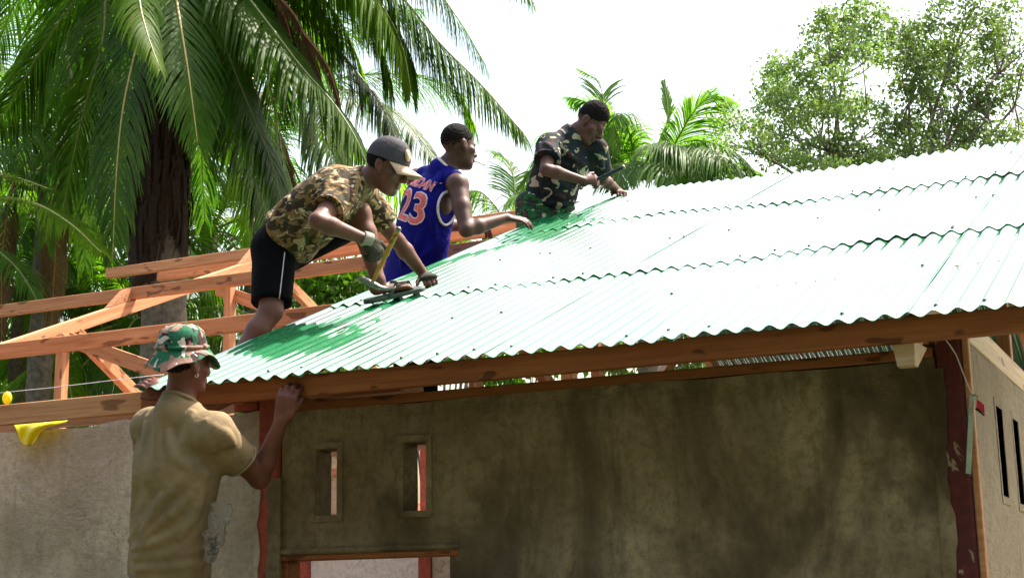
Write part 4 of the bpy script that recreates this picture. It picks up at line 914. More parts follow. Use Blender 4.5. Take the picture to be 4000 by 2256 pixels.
def frond(parent, pts, n=58, Lmax=.85, droop=.75, w=.036, m='palm', seed=0, start=.16, fwd=.62, mr=None, gap=.03, fold=.15, thick=.024, name='frond', sides=(-1, 1), inv=None):
    """one palm leaf: midrib along pts with two ranks of hanging leaflets"""
    rg = random.Random(seed); K = 40; P = spline(pts, K)
    T = np.gradient(P, axis=0); T /= np.linalg.norm(T, axis=1)[:, None]; Lr = np.linalg.norm(np.diff(P, axis=0), axis=1).sum()
    rad = [thick*(1-.82*i/(K-1)) for i in range(K)]
    f = link(name, tube_mesh(name, P, rad, 5), parent, M[mr or ('rachis_y' if m == 'palm_y' else 'rachis')], True)
    if inv is not None: f.matrix_parent_inverse = inv
    g = np.array((0, 0, -1.0)); rn = np.random.default_rng(seed+1000); n = int(n*1.85)
    t = np.repeat(start+(1-start)*(np.arange(n)+.5)/n, len(sides)); sg = np.tile(np.array(sides, float), n); keep = rn.random(len(t)) > gap; t, sg = t[keep], sg[keep]; m_ = len(t)
    x = t*(K-1); k = np.minimum(K-2, x.astype(int)); u = (x-k)[:, None]; p = P[k]*(1-u)+P[k+1]*u; tg = T[k]*(1-u)+T[k+1]*u; nv = lambda a: a/np.maximum(np.linalg.norm(a, axis=1), 1e-6)[:, None]; tg = nv(tg)
    side = np.cross(tg, g); bad = np.linalg.norm(side, axis=1) < .15; side[bad] = np.cross(tg[bad], RT)*.5+RT; side = nv(side)
    prof = np.minimum(1, (t-start+.10)/.28)*np.where(t < .62, 1, np.maximum(.28, 1-.72*(np.maximum(0, t-.62)/.38)**1.5))
    U = lambda a, b: rn.uniform(a, b, m_)[:, None]
    L = (Lmax*prof)[:, None]*U(.86, 1.1); d = nv(side*(sg*(1-.25*t))[:, None]+tg*(fwd+.35*t)[:, None]*U(.8, 1.2)-g*U(0, .25)); q = p.copy(); ww = w*.72*U(.75, 1.2); nr_ = nv(np.cross(d, tg)); br = (rn.random(m_) < .10)[:, None]; S_ = 4; VV = []
    for j in range(S_+1):
        e = j/S_; wd = ww*((.55+1.0*e) if e < .3 else 1.0*(1-((e-.3)/.7)**1.6))*.5+.0015; wv = nv(np.cross(d, nr_))
        VV.append(np.stack([q+wv*wd+nr_*fold*wd, q, q-wv*wd+nr_*fold*wd], 1))
        d = nv(d+g*droop*(.34+.5*e)*U(.75, 1.25)+(g*.9*br if j == 2 else 0)); q = q+d*L/S_; nr_ = nv(nr_-d*(nr_*d).sum(1)[:, None])
    V = np.stack(VV, 1).reshape(-1, 3); b0 = np.arange(m_)[:, None]*3*(S_+1); Fc = []
    for j in range(S_): a = b0+3*j; Fc += [np.hstack([a, a+1, a+4, a+3]), np.hstack([a+1, a+2, a+5, a+4])]
    Fc = np.concatenate(Fc)
    o = link('leaflets', npmesh('leaflets', V, Fc), f, M[m]); o['kind'] = 'stuff'
    return f
def trunk(parent, pts, r0, r1, m, name='trunk', seg=14, rings=True, inv=None, n=46, seed=1):
    P = spline(pts, n); rg = random.Random(seed); R = [r0+(r1-r0)*i/(n-1)+(.012*((i % 2)*2-1)*.5 if rings else 0) for i in range(n)]
    o = link(name, tube_mesh(name, P, R, seg, .08, rg), parent, M[m], True)
    if inv is not None: o.matrix_parent_inverse = inv
    return o
def palm_px(label, base, crown_px, Y, fronds, tr=(.2, .16), group=None, tseg=True, skirt=0, base_off=(0, 0)):
    """palm whose leaves are read off the photo: fronds = list of (points (px, py, Y), options)"""
    c = PY(*crown_px, Y); bx, by = c[0]+base_off[0], c[1]+base_off[1]
    p = thing('coconut_palm', label, 'palm tree', (float(bx), float(by), 0), group); inv = Matrix.Translation((-bx, -by, 0))
    if tseg: trunk(p, [(bx, by, -.1), ((bx+c[0])/2+.05, (by+c[1])/2, c[2]*.5), c-V3(0, 0, .3)], tr[0], tr[1], 'bark', inv=inv)
    for i, (pts, op) in enumerate(fronds):
        op = dict(op); frond(p, [q if isinstance(q, np.ndarray) else PY(*q) for q in pts], seed=op.pop('seed', i*7+3), inv=inv, **op)
    return p, inv, c
# --- the big coconut palm beside the house
Y0 = 7.2
W_ = lambda *a: a
fr = [
 ([(640, -330, Y0), (668, -150, 6.7), (694, 30, 6.4), (735, 280, 6.2), (772, 560, 6.15)], dict(Lmax=.82, droop=.42, fwd=.85, n=64, mr='rachis_y', thick=.03)),
 ([(630, -330, Y0), (585, -80, 6.7), (540, 150, 6.4), (482, 420, 6.2), (455, 680, 6.15), (440, 1010, 6.2)], dict(Lmax=.80, droop=.5, fwd=.75, n=66, mr='rachis_y')),
 ([(610, -330, Y0), (430, -160, 6.8), (240, 70, 6.5), (110, 280, 6.4), (-30, 520, 6.4)], dict(Lmax=.92, droop=.55, n=62)),
 ([(640, -350, Y0), (560, -180, 6.2), (545, -10, 5.7), (575, 130, 5.5), (625, 270, 5.45)], dict(Lmax=.55, droop=.8, m='palm_y', n=56, w=.030)),
 ([(660, -330, Y0), (830, -180, 7.0), (1000, 30, 6.8), (1180, 265, 6.7), (1300, 400, 6.7), (1390, 540, 6.7), (1455, 700, 6.75)], dict(Lmax=.95, droop=.85, n=92, w=.046)),
 ([(650, -320, Y0), (790, -120, 7.1), (880, 180, 7.0), (985, 450, 7.0), (1060, 640, 7.0), (1110, 840, 7.0)], dict(Lmax=.85, droop=.7, n=84, w=.046)),
 ([(670, -340, Y0), (1050, -330, 7.3), (1350, -150, 7.4), (1490, 20, 7.4), (1570, 180, 7.4), (1605, 350, 7.4)], dict(Lmax=1.0, droop=1.1, m='palm_y', n=100, w=.052)),
 ([(670, -350, Y0), (1150, -330, 7.5), (1500, -80, 7.7), (1720, 170, 7.8), (1880, 330, 7.8), (2045, 520, 7.8)], dict(Lmax=1.0, droop=1.0, n=100, w=.046)),
 ([(660, -330, Y0), (960, -200, 7.6), (1200, 60, 7.8), (1400, 290, 7.9), (1510, 450, 7.9), (1570, 640, 7.9)], dict(Lmax=.88, droop=.8, n=68)),
 ([(650, -350, Y0), (1100, -420, 7.0), (1600, -300, 7.0), (1950, -110, 7.0), (2080, 0, 7.0)], dict(Lmax=.75, droop=1.3, n=60, m='palm_y')),
 ([(640, -340, Y0), (820, -60, 7.6), (900, 250, 7.8), (950, 520, 7.8), (1020, 760, 7.8), (1050, 1000, 7.8)], dict(Lmax=.9, droop=.7, n=60)),
 ([(630, -340, Y0), (700, -60, 8.0), (690, 300, 8.2), (600, 640, 8.2)], dict(Lmax=.9, droop=.7, n=54)),
 ([(610, -340, Y0), (380, -200, 7.8), (260, 150, 8.0), (330, 480, 8.0), (370, 800, 8.0)], dict(Lmax=.9, droop=.8, n=58)),
 ([(660, -340, Y0), (950, -120, 8.0), (1200, 250, 8.4), (1280, 560, 8.4), (1330, 860, 8.4)], dict(Lmax=1.0, droop=.9, n=64)),
 ([(610, -350, Y0), (350, -330, 7.4), (100, -220, 7.4), (-120, 0, 7.4)], dict(Lmax=.9, droop=.9, n=54)),
 ([(620, -340, Y0), (430, -100, 6.9), (400, 160, 6.7), (310, 500, 6.7), (240, 840, 6.7)], dict(Lmax=.75, droop=.6, n=58)),
]
for i_, (ex, ey, l_) in enumerate(((-60, 300, .8), (60, 700, .9), (180, 950, .9), (330, 1050, .9), (520, 900, .9), (800, 860, .9), (900, 600, .9), (1150, 960, .9), (1250, 720, .9), (1400, 820, .8), (150, 600, .8), (420, 560, .8), (1000, 300, .9), (1150, 480, .8))):
    dx = ex-640; fr.append(([(640+dx*.05, -330, Y0), (640+dx*.42, -330+.10*(ey+330)-60, 8.0), (640+dx*.78, -330+.45*(ey+330), 8.8+.05*i_), (ex, ey, 9.0+.05*i_)], dict(Lmax=l_, droop=.75, n=58, w=.042)))
cw = PY(640, -330, Y0)
for i_, (xs_, ys_) in enumerate((((700, 880, 1050, 1240), (-300, -200, 0, 250)), ((720, 960, 1180, 1330), (-320, -250, -60, 180)), ((680, 800, 900, 1000), (-300, -100, 180, 420)), ((730, 1000, 1300, 1480), (-330, -320, -180, 120)))):
    fr.append(([(x, y, 7.5+.12*i_+.25*k) for k, (x, y) in enumerate(zip(xs_, ys_))], dict(Lmax=.95, droop=1.0, n=74, w=.05, m='palm_y' if i_ in (1, 3) else 'palm')))
for i_, pl in enumerate((((700, -330), (1050, -260), (1330, -80), (1460, 120), (1530, 360)), ((720, -340), (1150, -300), (1480, -60), (1640, 140), (1780, 340), (1850, 500)), ((690, -330), (960, -240), (1230, -40), (1370, 160), (1440, 380)), ((720, -350), (1250, -380), (1600, -160), (1780, 60), (1900, 260)), ((700, -340), (1000, -300), (1280, -160), (1420, 0), (1500, 200)))):
    fr.append(([(x, y, 7.3+.18*i_+.12*k) for k, (x, y) in enumerate(pl)], dict(Lmax=.95, droop=1.25, n=84, w=.046, m='palm_y' if i_ != 3 else 'palm', seed=400+i_)))
cpx = PY(625, 500, 6.95)
palm, pinv, cc = palm_px('tall coconut palm with drooping fronds and a dark fibrous trunk rising behind the bare trusses', None, (640, -330), Y0, fr, tseg=False)
trunk(palm, [(-5.75, 7.15, -.1), PY(640, 1250, 7.15), PY(622, 800, 7.15), PY(640, -250, 7.2)], .24, .215, 'bark', inv=pinv, n=70, seed=4)
vf = Vol(); rg = random.Random(5); a0 = PY(615, 480, 7.15); 
Vv = []; Ff = []
for i in range(420):                                                           # hanging brown fibre and old sheaths round the trunk
    t = rg.random(); px = 622+rg.gauss(0, 1)*20; top = PY(628, 300+560*t, 7.15); a = rg.uniform(0, 6.28); o_ = V3(math.cos(a), math.sin(a), 0); p = top+o_*(.23+.10*rg.random()); L = rg.uniform(.35, 1.0); wd = rg.uniform(.012, .05); tt = np.cross(o_, (0, 0, 1))
    b0 = len(Vv)
    for j in range(4):
        e = j/3; q = p+V3(0, 0, -L*e)+o_*(.05*math.sin(e*3)-.06*e)+tt*(rg.uniform(-.04, .04)*e); Vv += [q+tt*wd*(1-.75*e), q-tt*wd*(1-.75*e)]
    for j in range(3): Ff.append((b0+2*j, b0+2*j+1, b0+2*j+3, b0+2*j+2))
fb = link('fibre_skirt', npmesh('fibre_skirt', Vv, Ff), palm, M['fibre']); fb.matrix_parent_inverse = pinv; fb['kind'] = 'stuff'
sh_ = link('trunk_sheath', tube_mesh('trunk_sheath', spline([PY(610, 380, 7.1), PY(596, 620, 7.1), PY(584, 900, 7.1), PY(602, 1120, 7.1)], 18), [.20, .24, .25, .26, .26, .26, .26, .26, .26, .26, .25, .25, .24, .24, .23, .23, .22, .22], 12, .16, random.Random(3)), palm, M['fibre'], True); sh_.matrix_parent_inverse = pinv
for i, (pts, L) in enumerate(((([(1060, -40, 7.3), (1150, 60, 7.3), (1215, 200, 7.3), (1260, 330, 7.3)]), .28), (([(1080, 0, 7.3), (1130, 120, 7.3), (1150, 260, 7.3)]), .22), ([(1180, 120, 7.3), (1280, 260, 7.3), (1330, 420, 7.3)], .2))):
    frond(palm, [PY(*q) for q in pts], n=46, Lmax=L, droop=1.2, w=.02, m='dead', mr='spathe', seed=90+i, inv=pinv, name='dry_flower_stalk', start=.0)

# --- generic palms
def palm_at(label, x, y, h, nf, L, m='palm', seed=0, group=None, lean=(0, 0), Lm=.8, tr=(.19, .14), n=44, emin=-.5, emax=1.2, coconuts=0, dead=0, w=.036):
    rg = random.Random(seed); p = thing('coconut_palm', label, 'palm tree', (x, y, 0), group); inv = Matrix.Translation((-x, -y, 0)); c = V3(x+lean[0], y+lean[1], h)
    trunk(p, [(x, y, -.1), (x+lean[0]*.35, y+lean[1]*.35, h*.5), c-V3(0, 0, .25), c+V3(0, 0, .15)], tr[0], tr[1], 'bark', inv=inv, seed=seed)
    for i in range(nf):
        az = i*2.399+rg.uniform(-.3, .3); e = emax+(emin-emax)*((i+.5)/nf)**.85+rg.uniform(-.12, .12); l = L*rg.uniform(.85, 1.1)
        hd = V3(math.cos(az), math.sin(az), 0); pts = []
        for t in np.linspace(0, 1, 6):
            pts.append(c+hd*(l*t*math.cos(e)*(1-.12*t*t)+.05)+V3(0, 0, 1)*(l*t*math.sin(e)-l*(.48+.25*rg.random()*0)*t*t*(.6+.4*math.cos(e))))
        frond(p, pts, n=n, Lmax=Lm*rg.uniform(.85, 1.1), droop=rg.uniform(.5, 1.0), m=m if rg.random() > .2 else ('palm_y' if m == 'palm' else m), seed=seed*31+i, inv=inv, w=w)
    for i in range(dead):
        az = rg.uniform(0, 6.28); hd = V3(math.cos(az), math.sin(az), 0); frond(p, [c+V3(0, 0, -.1), c+hd*.45+V3(0, 0, -.5), c+hd*.6+V3(0, 0, -1.6), c+hd*.55+V3(0, 0, -2.8)], n=40, Lmax=.6, droop=1.2, m='dead', mr='spathe', seed=seed*13+i, inv=inv)
    for i in range(coconuts):
        az = i*2.4; q = c+V3(math.cos(az)*rg.uniform(.12, .34), math.sin(az)*rg.uniform(.12, .34), -.35-.13*(i//3)); v = Vol(); v.ell(q, np.eye(3), (.105, .105, .125)); o = link('coconut', v.mesh('coconut', .022), p, M['coconut'], True); o.matrix_parent_inverse = inv
    return p
G_ = 'coconut palms crowding behind the bare trusses'
def at(px, py, Y): return PY(px, py, Y)
q = at(200, 560, 10.0); palm_at('coconut palm carrying a bunch of green coconuts, left of the big dark trunk', float(q[0]), float(q[1]), float(q[2]), 17, 3.4, seed=3, coconuts=9, dead=2)
sp = PY(205, 520, 9.6); 
q = at(1010, 420, 13.0); palm_at('coconut palm behind the person in the grey cap', float(q[0]), float(q[1]), float(q[2]), 20, 4.6, seed=5, dead=2, Lm=.95, n=50)
q = at(330, 820, 14.0); palm_at('coconut palm between the coconut bearing palm and the big dark trunk', float(q[0]), float(q[1]), float(q[2]), 18, 4.2, seed=8, Lm=.95)
q = at(820, 900, 15.0); palm_at('coconut palm just right of the big dark trunk, crown below the others', float(q[0]), float(q[1]), float(q[2]), 18, 4.0, seed=9, Lm=.95)
q = at(-200, 500, 13.0); palm_at('coconut palm showing only frond tips beyond the coconut bearing palm', float(q[0]), float(q[1]), float(q[2]), 16, 4.2, seed=10, Lm=.95)
q = at(560, 1250, 12.0); palm_at('young stemless looking palm fanning out low behind the trusses', float(q[0]), float(q[1]), float(q[2]), 16, 3.0, seed=12, Lm=.8)
q = at(90, 1150, 11.5); palm_at('low palm with brown hanging leaves at the end of the roof frame', float(q[0]), float(q[1]), float(q[2]), 15, 2.8, seed=14, Lm=.8, dead=3)
# frond of a young palm reaching in from the left in bright sun
frl = [([(-260, 900, 6.0), (-60, 780, 6.0), (120, 790, 5.9), (270, 870, 5.8), (395, 985, 5.7)], dict(Lmax=.62, droop=.25, m='palm_y', n=44, w=.026, fwd=.9)),
       ([(-260, 900, 6.0), (-120, 700, 6.1), (40, 690, 6.1), (200, 740, 6.0)], dict(Lmax=.5, droop=.2, m='palm_y', n=36, w=.026, fwd=.9)),
       ([(-260, 900, 6.0), (-80, 940, 5.9), (60, 1040, 5.8), (150, 1180, 5.8)], dict(Lmax=.5, droop=.4, m='palm', n=36, w=.028)),
       ([(-260, 900, 6.0), (-300, 700, 6.1), (-420, 600, 6.1)], dict(Lmax=.5, n=30)), ([(-260, 900, 6.0), (-400, 950, 6.2), (-520, 1100, 6.2)], dict(Lmax=.5, n=30))]
palm_px('young palm with sunlit yellow green fronds reaching towards the roof frame', None, (-260, 900), 6.0, frl, (.12, .10))
# palm behind the ridge
frr = [([(2500, 700, 16), (2560, 600, 16), (2610, 470, 16), (2592, 320, 16)], dict(Lmax=.28, droop=.1, n=30, m='palm_far', w=.04, fwd=1.6)),
 ([(2500, 700, 16), (2610, 600, 15.6), (2700, 450, 15.4), (2780, 375, 15.4), (2850, 400, 15.4)], dict(Lmax=.85, droop=.5, m='palm_far')),
 ([(2500, 700, 16), (2640, 620, 15.5), (2760, 560, 15.2), (2880, 600, 15.2), (2960, 690, 15.2)], dict(Lmax=.9, droop=.7, m='palm_far')),
 ([(2500, 700, 16), (2680, 690, 15.5), (2800, 640, 15.2), (2990, 690, 15.2)], dict(Lmax=.8, droop=.9, m='palm_far')),
 ([(2500, 700, 16), (2430, 560, 15.6), (2330, 420, 15.4), (2230, 385, 15.4)], dict(Lmax=.8, droop=.4, m='palm_far')),
 ([(2500, 700, 16), (2410, 620, 15.6), (2300, 560, 15.4), (2150, 610, 15.4), (2040, 720, 15.4)], dict(Lmax=.9, droop=.8, m='palm_far')),
 ([(2500, 700, 16), (2560, 650, 15), (2600, 640, 14.5), (2640, 720, 14.3), (2650, 850, 14.3)], dict(Lmax=.8, droop=.6, m='palm_far')),
 ([(2500, 700, 16), (2470, 640, 15), (2430, 650, 14.5), (2400, 760, 14.3)], dict(Lmax=.8, droop=.6, m='palm_far')),
 ([(2500, 700, 16), (2380, 480, 16.2), (2340, 330, 16.2), (2260, 270, 16.2)] , dict(Lmax=.6, droop=.3, m='palm_far')),
 ([(2500, 700, 16), (2540, 600, 15.2), (2600, 560, 14.8), (2700, 600, 14.6), (2760, 720, 14.5)], dict(Lmax=.85, droop=.7, m='palm_far')),
 ([(2500, 700, 16), (2440, 560, 17), (2380, 520, 17.5), (2300, 600, 18)], dict(Lmax=.85, droop=.7, m='palm_far')),
 ([(2500, 700, 16), (2600, 590, 17), (2700, 540, 17.5), (2820, 640, 18)], dict(Lmax=.85, droop=.7, m='palm_far'))]
rq = random.Random(77)
for i_ in range(12):
    an_ = rq.uniform(-.2, 3.4); r_ = rq.uniform(240, 420); ex, ey = 2500+r_*math.cos(an_)*1.15, 700-r_*.75*math.sin(an_); yy = 16+rq.uniform(-1.8, 1.2)
    frr.append(([(2500, 700, 16), ((2500+ex)/2, (700+ey)/2-70, (16+yy)/2), (ex, ey, yy), (ex+70*math.cos(an_), ey+130, yy)], dict(Lmax=.75, droop=.7, m='palm_far', n=44)))
palm_px('pale green coconut palm seen over the roof ridge beside the broad leaved tree', None, (2500, 700), 16, frr, (.2, .15))
frs = [([(1990, 900, 19), (1930, 800, 19), (1860, 745, 19), (1790, 800, 19)], dict(Lmax=.7, droop=.8, m='palm_far', n=34)), ([(1990, 900, 19), (2010, 760, 19), (1990, 640, 19), (1930, 590, 19)], dict(Lmax=.7, droop=.5, m='palm_far', n=34)),
 ([(1990, 900, 19), (2060, 780, 19), (2150, 740, 19), (2230, 800, 19)], dict(Lmax=.7, droop=.8, m='palm_far', n=34)), ([(1990, 900, 19), (1900, 860, 19), (1830, 850, 19), (1760, 930, 19)], dict(Lmax=.6, droop=.8, m='palm_far', n=34)), ([(1990, 900, 19), (2020, 800, 18), (2040, 760, 17), (2060, 840, 17)], dict(Lmax=.6, n=30, m='palm_far'))]
palm_px('small far coconut palm between the person in blue and the person in camouflage', None, (1990, 900), 19, frs, (.17, .13))

# --- broad-leaved tree over the ridge
def leaves(name, parent, centres, rads, per, size, m, seed, inv):
    rg = np.random.default_rng(seed); V = []; Fc = []
    for c, r in zip(centres, rads):
        k = int(per*(r/.2)**1.6*rg.uniform(.7, 1.3))+4
        for _ in range(k):
            p = c+rg.normal(0, 1, 3)*np.array((r, r*1.1, r*.7))*.52; s = size*rg.uniform(.6, 1.25)
            d = nrm(rg.normal(0, 1, 3)+np.array((0, 0, -.5))); n = nrm(np.cross(d, rg.normal(0, 1, 3))); t = np.cross(d, n); b = len(V)
            V += [p, p+d*s*.45+t*s*.30+n*s*.06, p+d*s, p+d*s*.45-t*s*.30+n*s*.06, p+d*s*.5-n*s*.02]
            Fc += [(b, b+1, b+4), (b+1, b+2, b+4), (b+2, b+3, b+4), (b+3, b, b+4)]
    o = link(name, npmesh(name, V, Fc), parent, M[m]); o.matrix_parent_inverse = inv; o['kind'] = 'stuff'; return o
def tree_px(label, base_px, Y, clumps, rpx, per, size, m, seed, tr=.16, nleaf='crown', hubs=()):
    rg = random.Random(seed); b = PY(*base_px, Y); p = thing('broadleaf_tree', label, 'tree', (float(b[0]), float(b[1]), 0)); inv = Matrix.Translation((-b[0], -b[1], 0))
    zpx = F/((b-CAM)@FW); cs_ = [PY(x, y, Y+rg.uniform(-1.3, 1.3)) for x, y in clumps]; rad = [rpx/zpx*rg.uniform(.75, 1.3) for _ in cs_]
    o = trunk(p, [(b[0]+.1, b[1], -.1), (b[0]-.05, b[1], b[2]*.5), b], tr, tr*.6, 'limb', inv=inv, rings=False)
    hb = [PY(x, y, Y+rg.uniform(-.4, .4)) for x, y in hubs]
    for h_ in hb:
        o = link('limb', tube_mesh('limb', spline([b-V3(0, 0, .2), b*.5+h_*.5+V3(rg.uniform(-.15, .15), 0, rg.uniform(-.1, .1)), h_], 10), np.linspace(tr*.5, tr*.22, 10), 6), p, M['limb'], True); o.matrix_parent_inverse = inv
    for c in cs_:
        k = sorted(hb, key=lambda q: np.linalg.norm(q-c)+(.6 if q[2] > c[2] else 0))[0]; mid = k*.45+c*.55+V3(rg.uniform(-.12, .12), rg.uniform(-.1, .1), rg.uniform(-.08, .12))
        o = link('branch', tube_mesh('branch', spline([k, mid, c], 8), np.linspace(tr*.2, .006, 8), 5), p, M['limb'], True); o.matrix_parent_inverse = inv
    leaves(nleaf, p, cs_, rad, per, size, m, seed, inv); return p
T1 = [(1010, 110), (1160, 140), (1270, 40), (1400, 110), (920, 240), (1060, 290), (1170, 260), (1300, 260), (1100, 380), (890, 390), (1290, 400), (1400, 330), (1430, 440), (690, 500), (650, 560), (900, 560), (820, 620), (1120, 590), (700, 680), (620, 700), (960, 680), (560, 800), (680, 760), (880, 780), (1010, 760), (1130, 830), (1280, 780), (1450, 820), (460, 940), (560, 980), (700, 1010), (860, 930), (620, 1080), (470, 1120), (1180, 1050), (1310, 1130), (970, 1230), (1080, 1250), (1230, 1230), (1440, 1170), (250, 800), (300, 900), (200, 920), (240, 1100), (1200, 180), (1000, 200), (1060, 800), (1200, 780), (950, 840), (1130, 1150), (820, 1180), (900, 1080), (700, 1120), (1350, 1230), (1040, 1080), (760, 860), (1240, 900), (1200, 330), (1080, 460), (1000, 470), (780, 1230), (900, 1250), (650, 1200), (540, 1060), (1150, 1250), (1400, 1250), (1500, 1080), (1460, 950)]
T2 = [(1560, 230), (1650, 260), (1800, 180), (1880, 40), (2010, 200), (2130, 60), (2130, 160), (1920, 330), (1700, 340), (1800, 390), (2050, 380), (2280, 120), (2400, 50), (2350, 230), (2250, 440), (2400, 420), (1560, 480), (1720, 520), (1850, 560), (2000, 480), (1600, 650), (1750, 660), (1950, 600), (2150, 640), (2300, 600), (2450, 560), (1880, 760), (2100, 750), (2330, 760), (1640, 900), (1540, 980), (1700, 1000), (1850, 980), (2050, 950), (2180, 890), (1600, 1120), (1760, 1130), (1950, 1090), (2150, 1010), (2340, 1040), (2480, 1000), (2060, 1080), (2650, 300), (2700, 600), (2600, 900), (2750, 100), (1780, 480), (1900, 450), (2150, 480), (1500, 1230), (1660, 1200), (1850, 1180), (2050, 1160), (2250, 1130), (2450, 1080), (1950, 880), (2200, 780), (1750, 800), (1650, 420), (1560, 330), (2280, 330), (2420, 680), (2250, 260)]
cv = lambda L: [(2700+.516*x, .516*y) for x, y in L]
tree_px('broad leaved tree with thin pale branches over the ridge beside the pale palm', (3270, 760), 15.5, cv(T1), 60, 165, .072, 'tree', 21, .068, hubs=cv([(1250, 1080), (1000, 900), (1330, 850), (1080, 620), (700, 900), (560, 1180), (1180, 430), (1050, 1150)]))
tree_px('taller broad leaved tree standing highest above the corrugated roof', (3640, 760), 16.5, cv(T2), 62, 165, .074, 'tree', 22, .075, hubs=cv([(1780, 1050), (1650, 780), (1900, 820), (1780, 500), (2050, 700), (2250, 900), (2330, 560), (1980, 420), (2450, 800)]))
# --- bushes seen through the frame, and low scrub along the back
def bush(label, px, py, Y, wpx, hpx, n, size, m, seed, group=None):
    rg = random.Random(seed); c = PY(px, py, Y); z = F/((c-CAM)@FW); rx, rz = wpx/z, hpx/z
    p = thing('bush', label, 'bush', (float(c[0]), float(c[1]), 0), group); inv = Matrix.Translation((-c[0], -c[1], 0)); cs_ = []; 
    for i in range(n):
        a, b, r = rg.uniform(0, 6.28), rg.uniform(-1, 1), rg.random()**.5; cs_.append(c+V3(math.cos(a)*rx*r, math.sin(a)*rx*.6*r, b*rz*math.sqrt(max(0, 1-r*r*.7))))
    for i in range(0, n, 2):
        o = link('stem', tube_mesh('stem', spline([(c[0]+rg.uniform(-.1, .1), c[1], -.05), (c[0]*.6+cs_[i][0]*.4, c[1]*.6+cs_[i][1]*.4, cs_[i][2]*.6), cs_[i]], 8), np.linspace(.03, .008, 8), 5), p, M['limb'], True); o.matrix_parent_inverse = inv
    leaves('foliage', p, cs_, [.24]*n, 46, size, m, seed, inv); return p
bush('bright green leafy bush showing between the timber and the roof edge', 1330, 1150, 11.5, 240, 130, 46, .12, 'bush', 31)
bush('dense shrub behind the trusses under the small far palm', 1700, 1020, 15, 260, 170, 40, .14, 'bush', 32)
for i, (px, py, Y, lb) in enumerate(((250, 1500, 15, 'scrub thicket behind the truss posts, below the low brown leaved palm'), (700, 1480, 16, 'scrub thicket behind the truss diagonal, beside the big palm trunk'), (1150, 1420, 17, 'scrub thicket seen under the sheet edge behind the standing leg'), (2000, 1350, 18, 'scrub thicket glimpsed in the gap between fascia and slit windows'), (2600, 1300, 18, 'scrub thicket glimpsed in the gap under the far roof slope'), (-200, 1450, 14, 'scrub thicket past the end of the bare fascia board'))):
    bush(lb, px, py, Y, 330, 150, 40, .16, 'bush' if i % 2 else 'tree', 40+i, 'scrub behind the house')
# --- unseen copies of the big palm, added to shade the house front
def copy_tree(o, parent=None):
    c = o.copy(); COL.objects.link(c); c.parent = parent
    if parent is not None: c.matrix_parent_inverse = o.matrix_parent_inverse.copy()
    for ch in list(o.children): copy_tree(ch, c)
    return c
gp = [(-5.5, -9.0, .4), (-.5, -11.0, 1.9), (4.5, -10.5, 3.3), (9.5, -9.5, 4.4), (13.0, -5.0, 5.2), (-10.0, -6.0, 2.6), (2.0, -15.0, .9), (8.0, -15.0, 2.2), (-5.0, -15.0, 5.9), (12.5, 0.5, 1.2), (-3.0, -8.0, 2.2), (2.0, -9.5, 4.9), (7.0, -8.5, .3), (11.5, -7.5, 2.9), (-8.0, -10.0, 1.1), (0.5, -12.5, 3.9), (6.0, -12.5, 5.5)]
for i, (x, y, a) in enumerate(gp):
    c = copy_tree(palm); c.location = (x, y, 0); c.rotation_euler = (0, 0, a); s_ = 1.0-.05*(i % 3); c.scale = (s_, s_, s_)
    tag(c, 'unseen coconut palm added to shade the front of the house', 'palm tree', 'unseen palms added to shade the house front')
# ================================================================== small things
def rod(name, pts, r, m, parent=None, seg=6, taper=None):
    P = np.array(pts, float); R = [r]*len(P) if taper is None else list(np.linspace(r, taper, len(P))); return link(name, tube_mesh(name, P, R, seg), parent, M[m], True)
def local(o, parent): o.parent = parent; o.matrix_parent_inverse = Matrix.Translation(-parent.location); return o
def hammer(label, a, b, side, handle_m, head=True, r=.013):
    """handle from a (butt) to b (head end); claw head across 'side'"""
    a, b, side = np.asarray(a), np.asarray(b), nrm(side); d = nrm(b-a); side = nrm(side-d*(side@d)); n = np.cross(d, side)
    t = thing('hammer', label, 'hammer', tuple(float(x) for x in b))
    v = Vol(); L = np.linalg.norm(b-a)
    v.ecap(a, a+d*L*.45, side, (r*1.25, r), (r*1.15, r*.95), .01); v.ecap(a+d*L*.45, b, side, (r*1.0, r*.8), (r*1.0, r*.8), .01); local(link('handle', v.mesh('handle', .004), None, M[handle_m], True), t)
    v = Vol(); v.sph(a, r*1.3, .004); local(link('butt_cap', v.mesh('butt_cap', .005), None, M['steel'], True), t)
    if head:
        v = Vol(); v.cap(b-side*.028, b+side*.030, .015, .016, .008); v.cap(b+side*.03, b+side*.052, .013, .017, .005)
        for s in (-1, 1): v.cap(b-side*.028+n*.006*s, b-side*.075+n*.011*s+d*-.012, .010, .006, .006); v.cap(b-side*.075+n*.011*s-d*.012, b-side*.105+n*.012*s-d*.034, .006, .004, .004)
        local(link('head', v.mesh('head', .0035), None, M['steel'], True), t)
    return t
hammer('claw hammer with a yellow wooden handle held upside down in a dirty glove', hamB0, hamB1, cdir(-.95, .2, .0), 'handle', True, .0105)
gD = D_['wrR']+cdir(.98, .05, .1)*.085; axD = nrm(hamD1-hamD0); tD = hammer('hammer with a black grip raised by the person in dark camouflage', gD+axD*.20, gD-axD*.10, cdir(.3, .9, -.2), 'blackgrip', False, .011)
v = Vol(); e = gD-axD*.10; v.cap(e-cdir(.2, .3, .9)*.05, e+cdir(.2, .3, .9)*.05, .014, .014, .006); local(link('head', v.mesh('head', .005), None, M['steel'], True), tD)
# cigarette
tip = LC(.012, .100, -.067); o = rod('cigarette', [tip, tip+cdir(.93, -.32, .15)*.05, tip+cdir(.93, -.32, .15)*.085], .0042, 'white_trim'); tag(o, 'thin white cigarette in the mouth of the person in blue', 'cigarette')
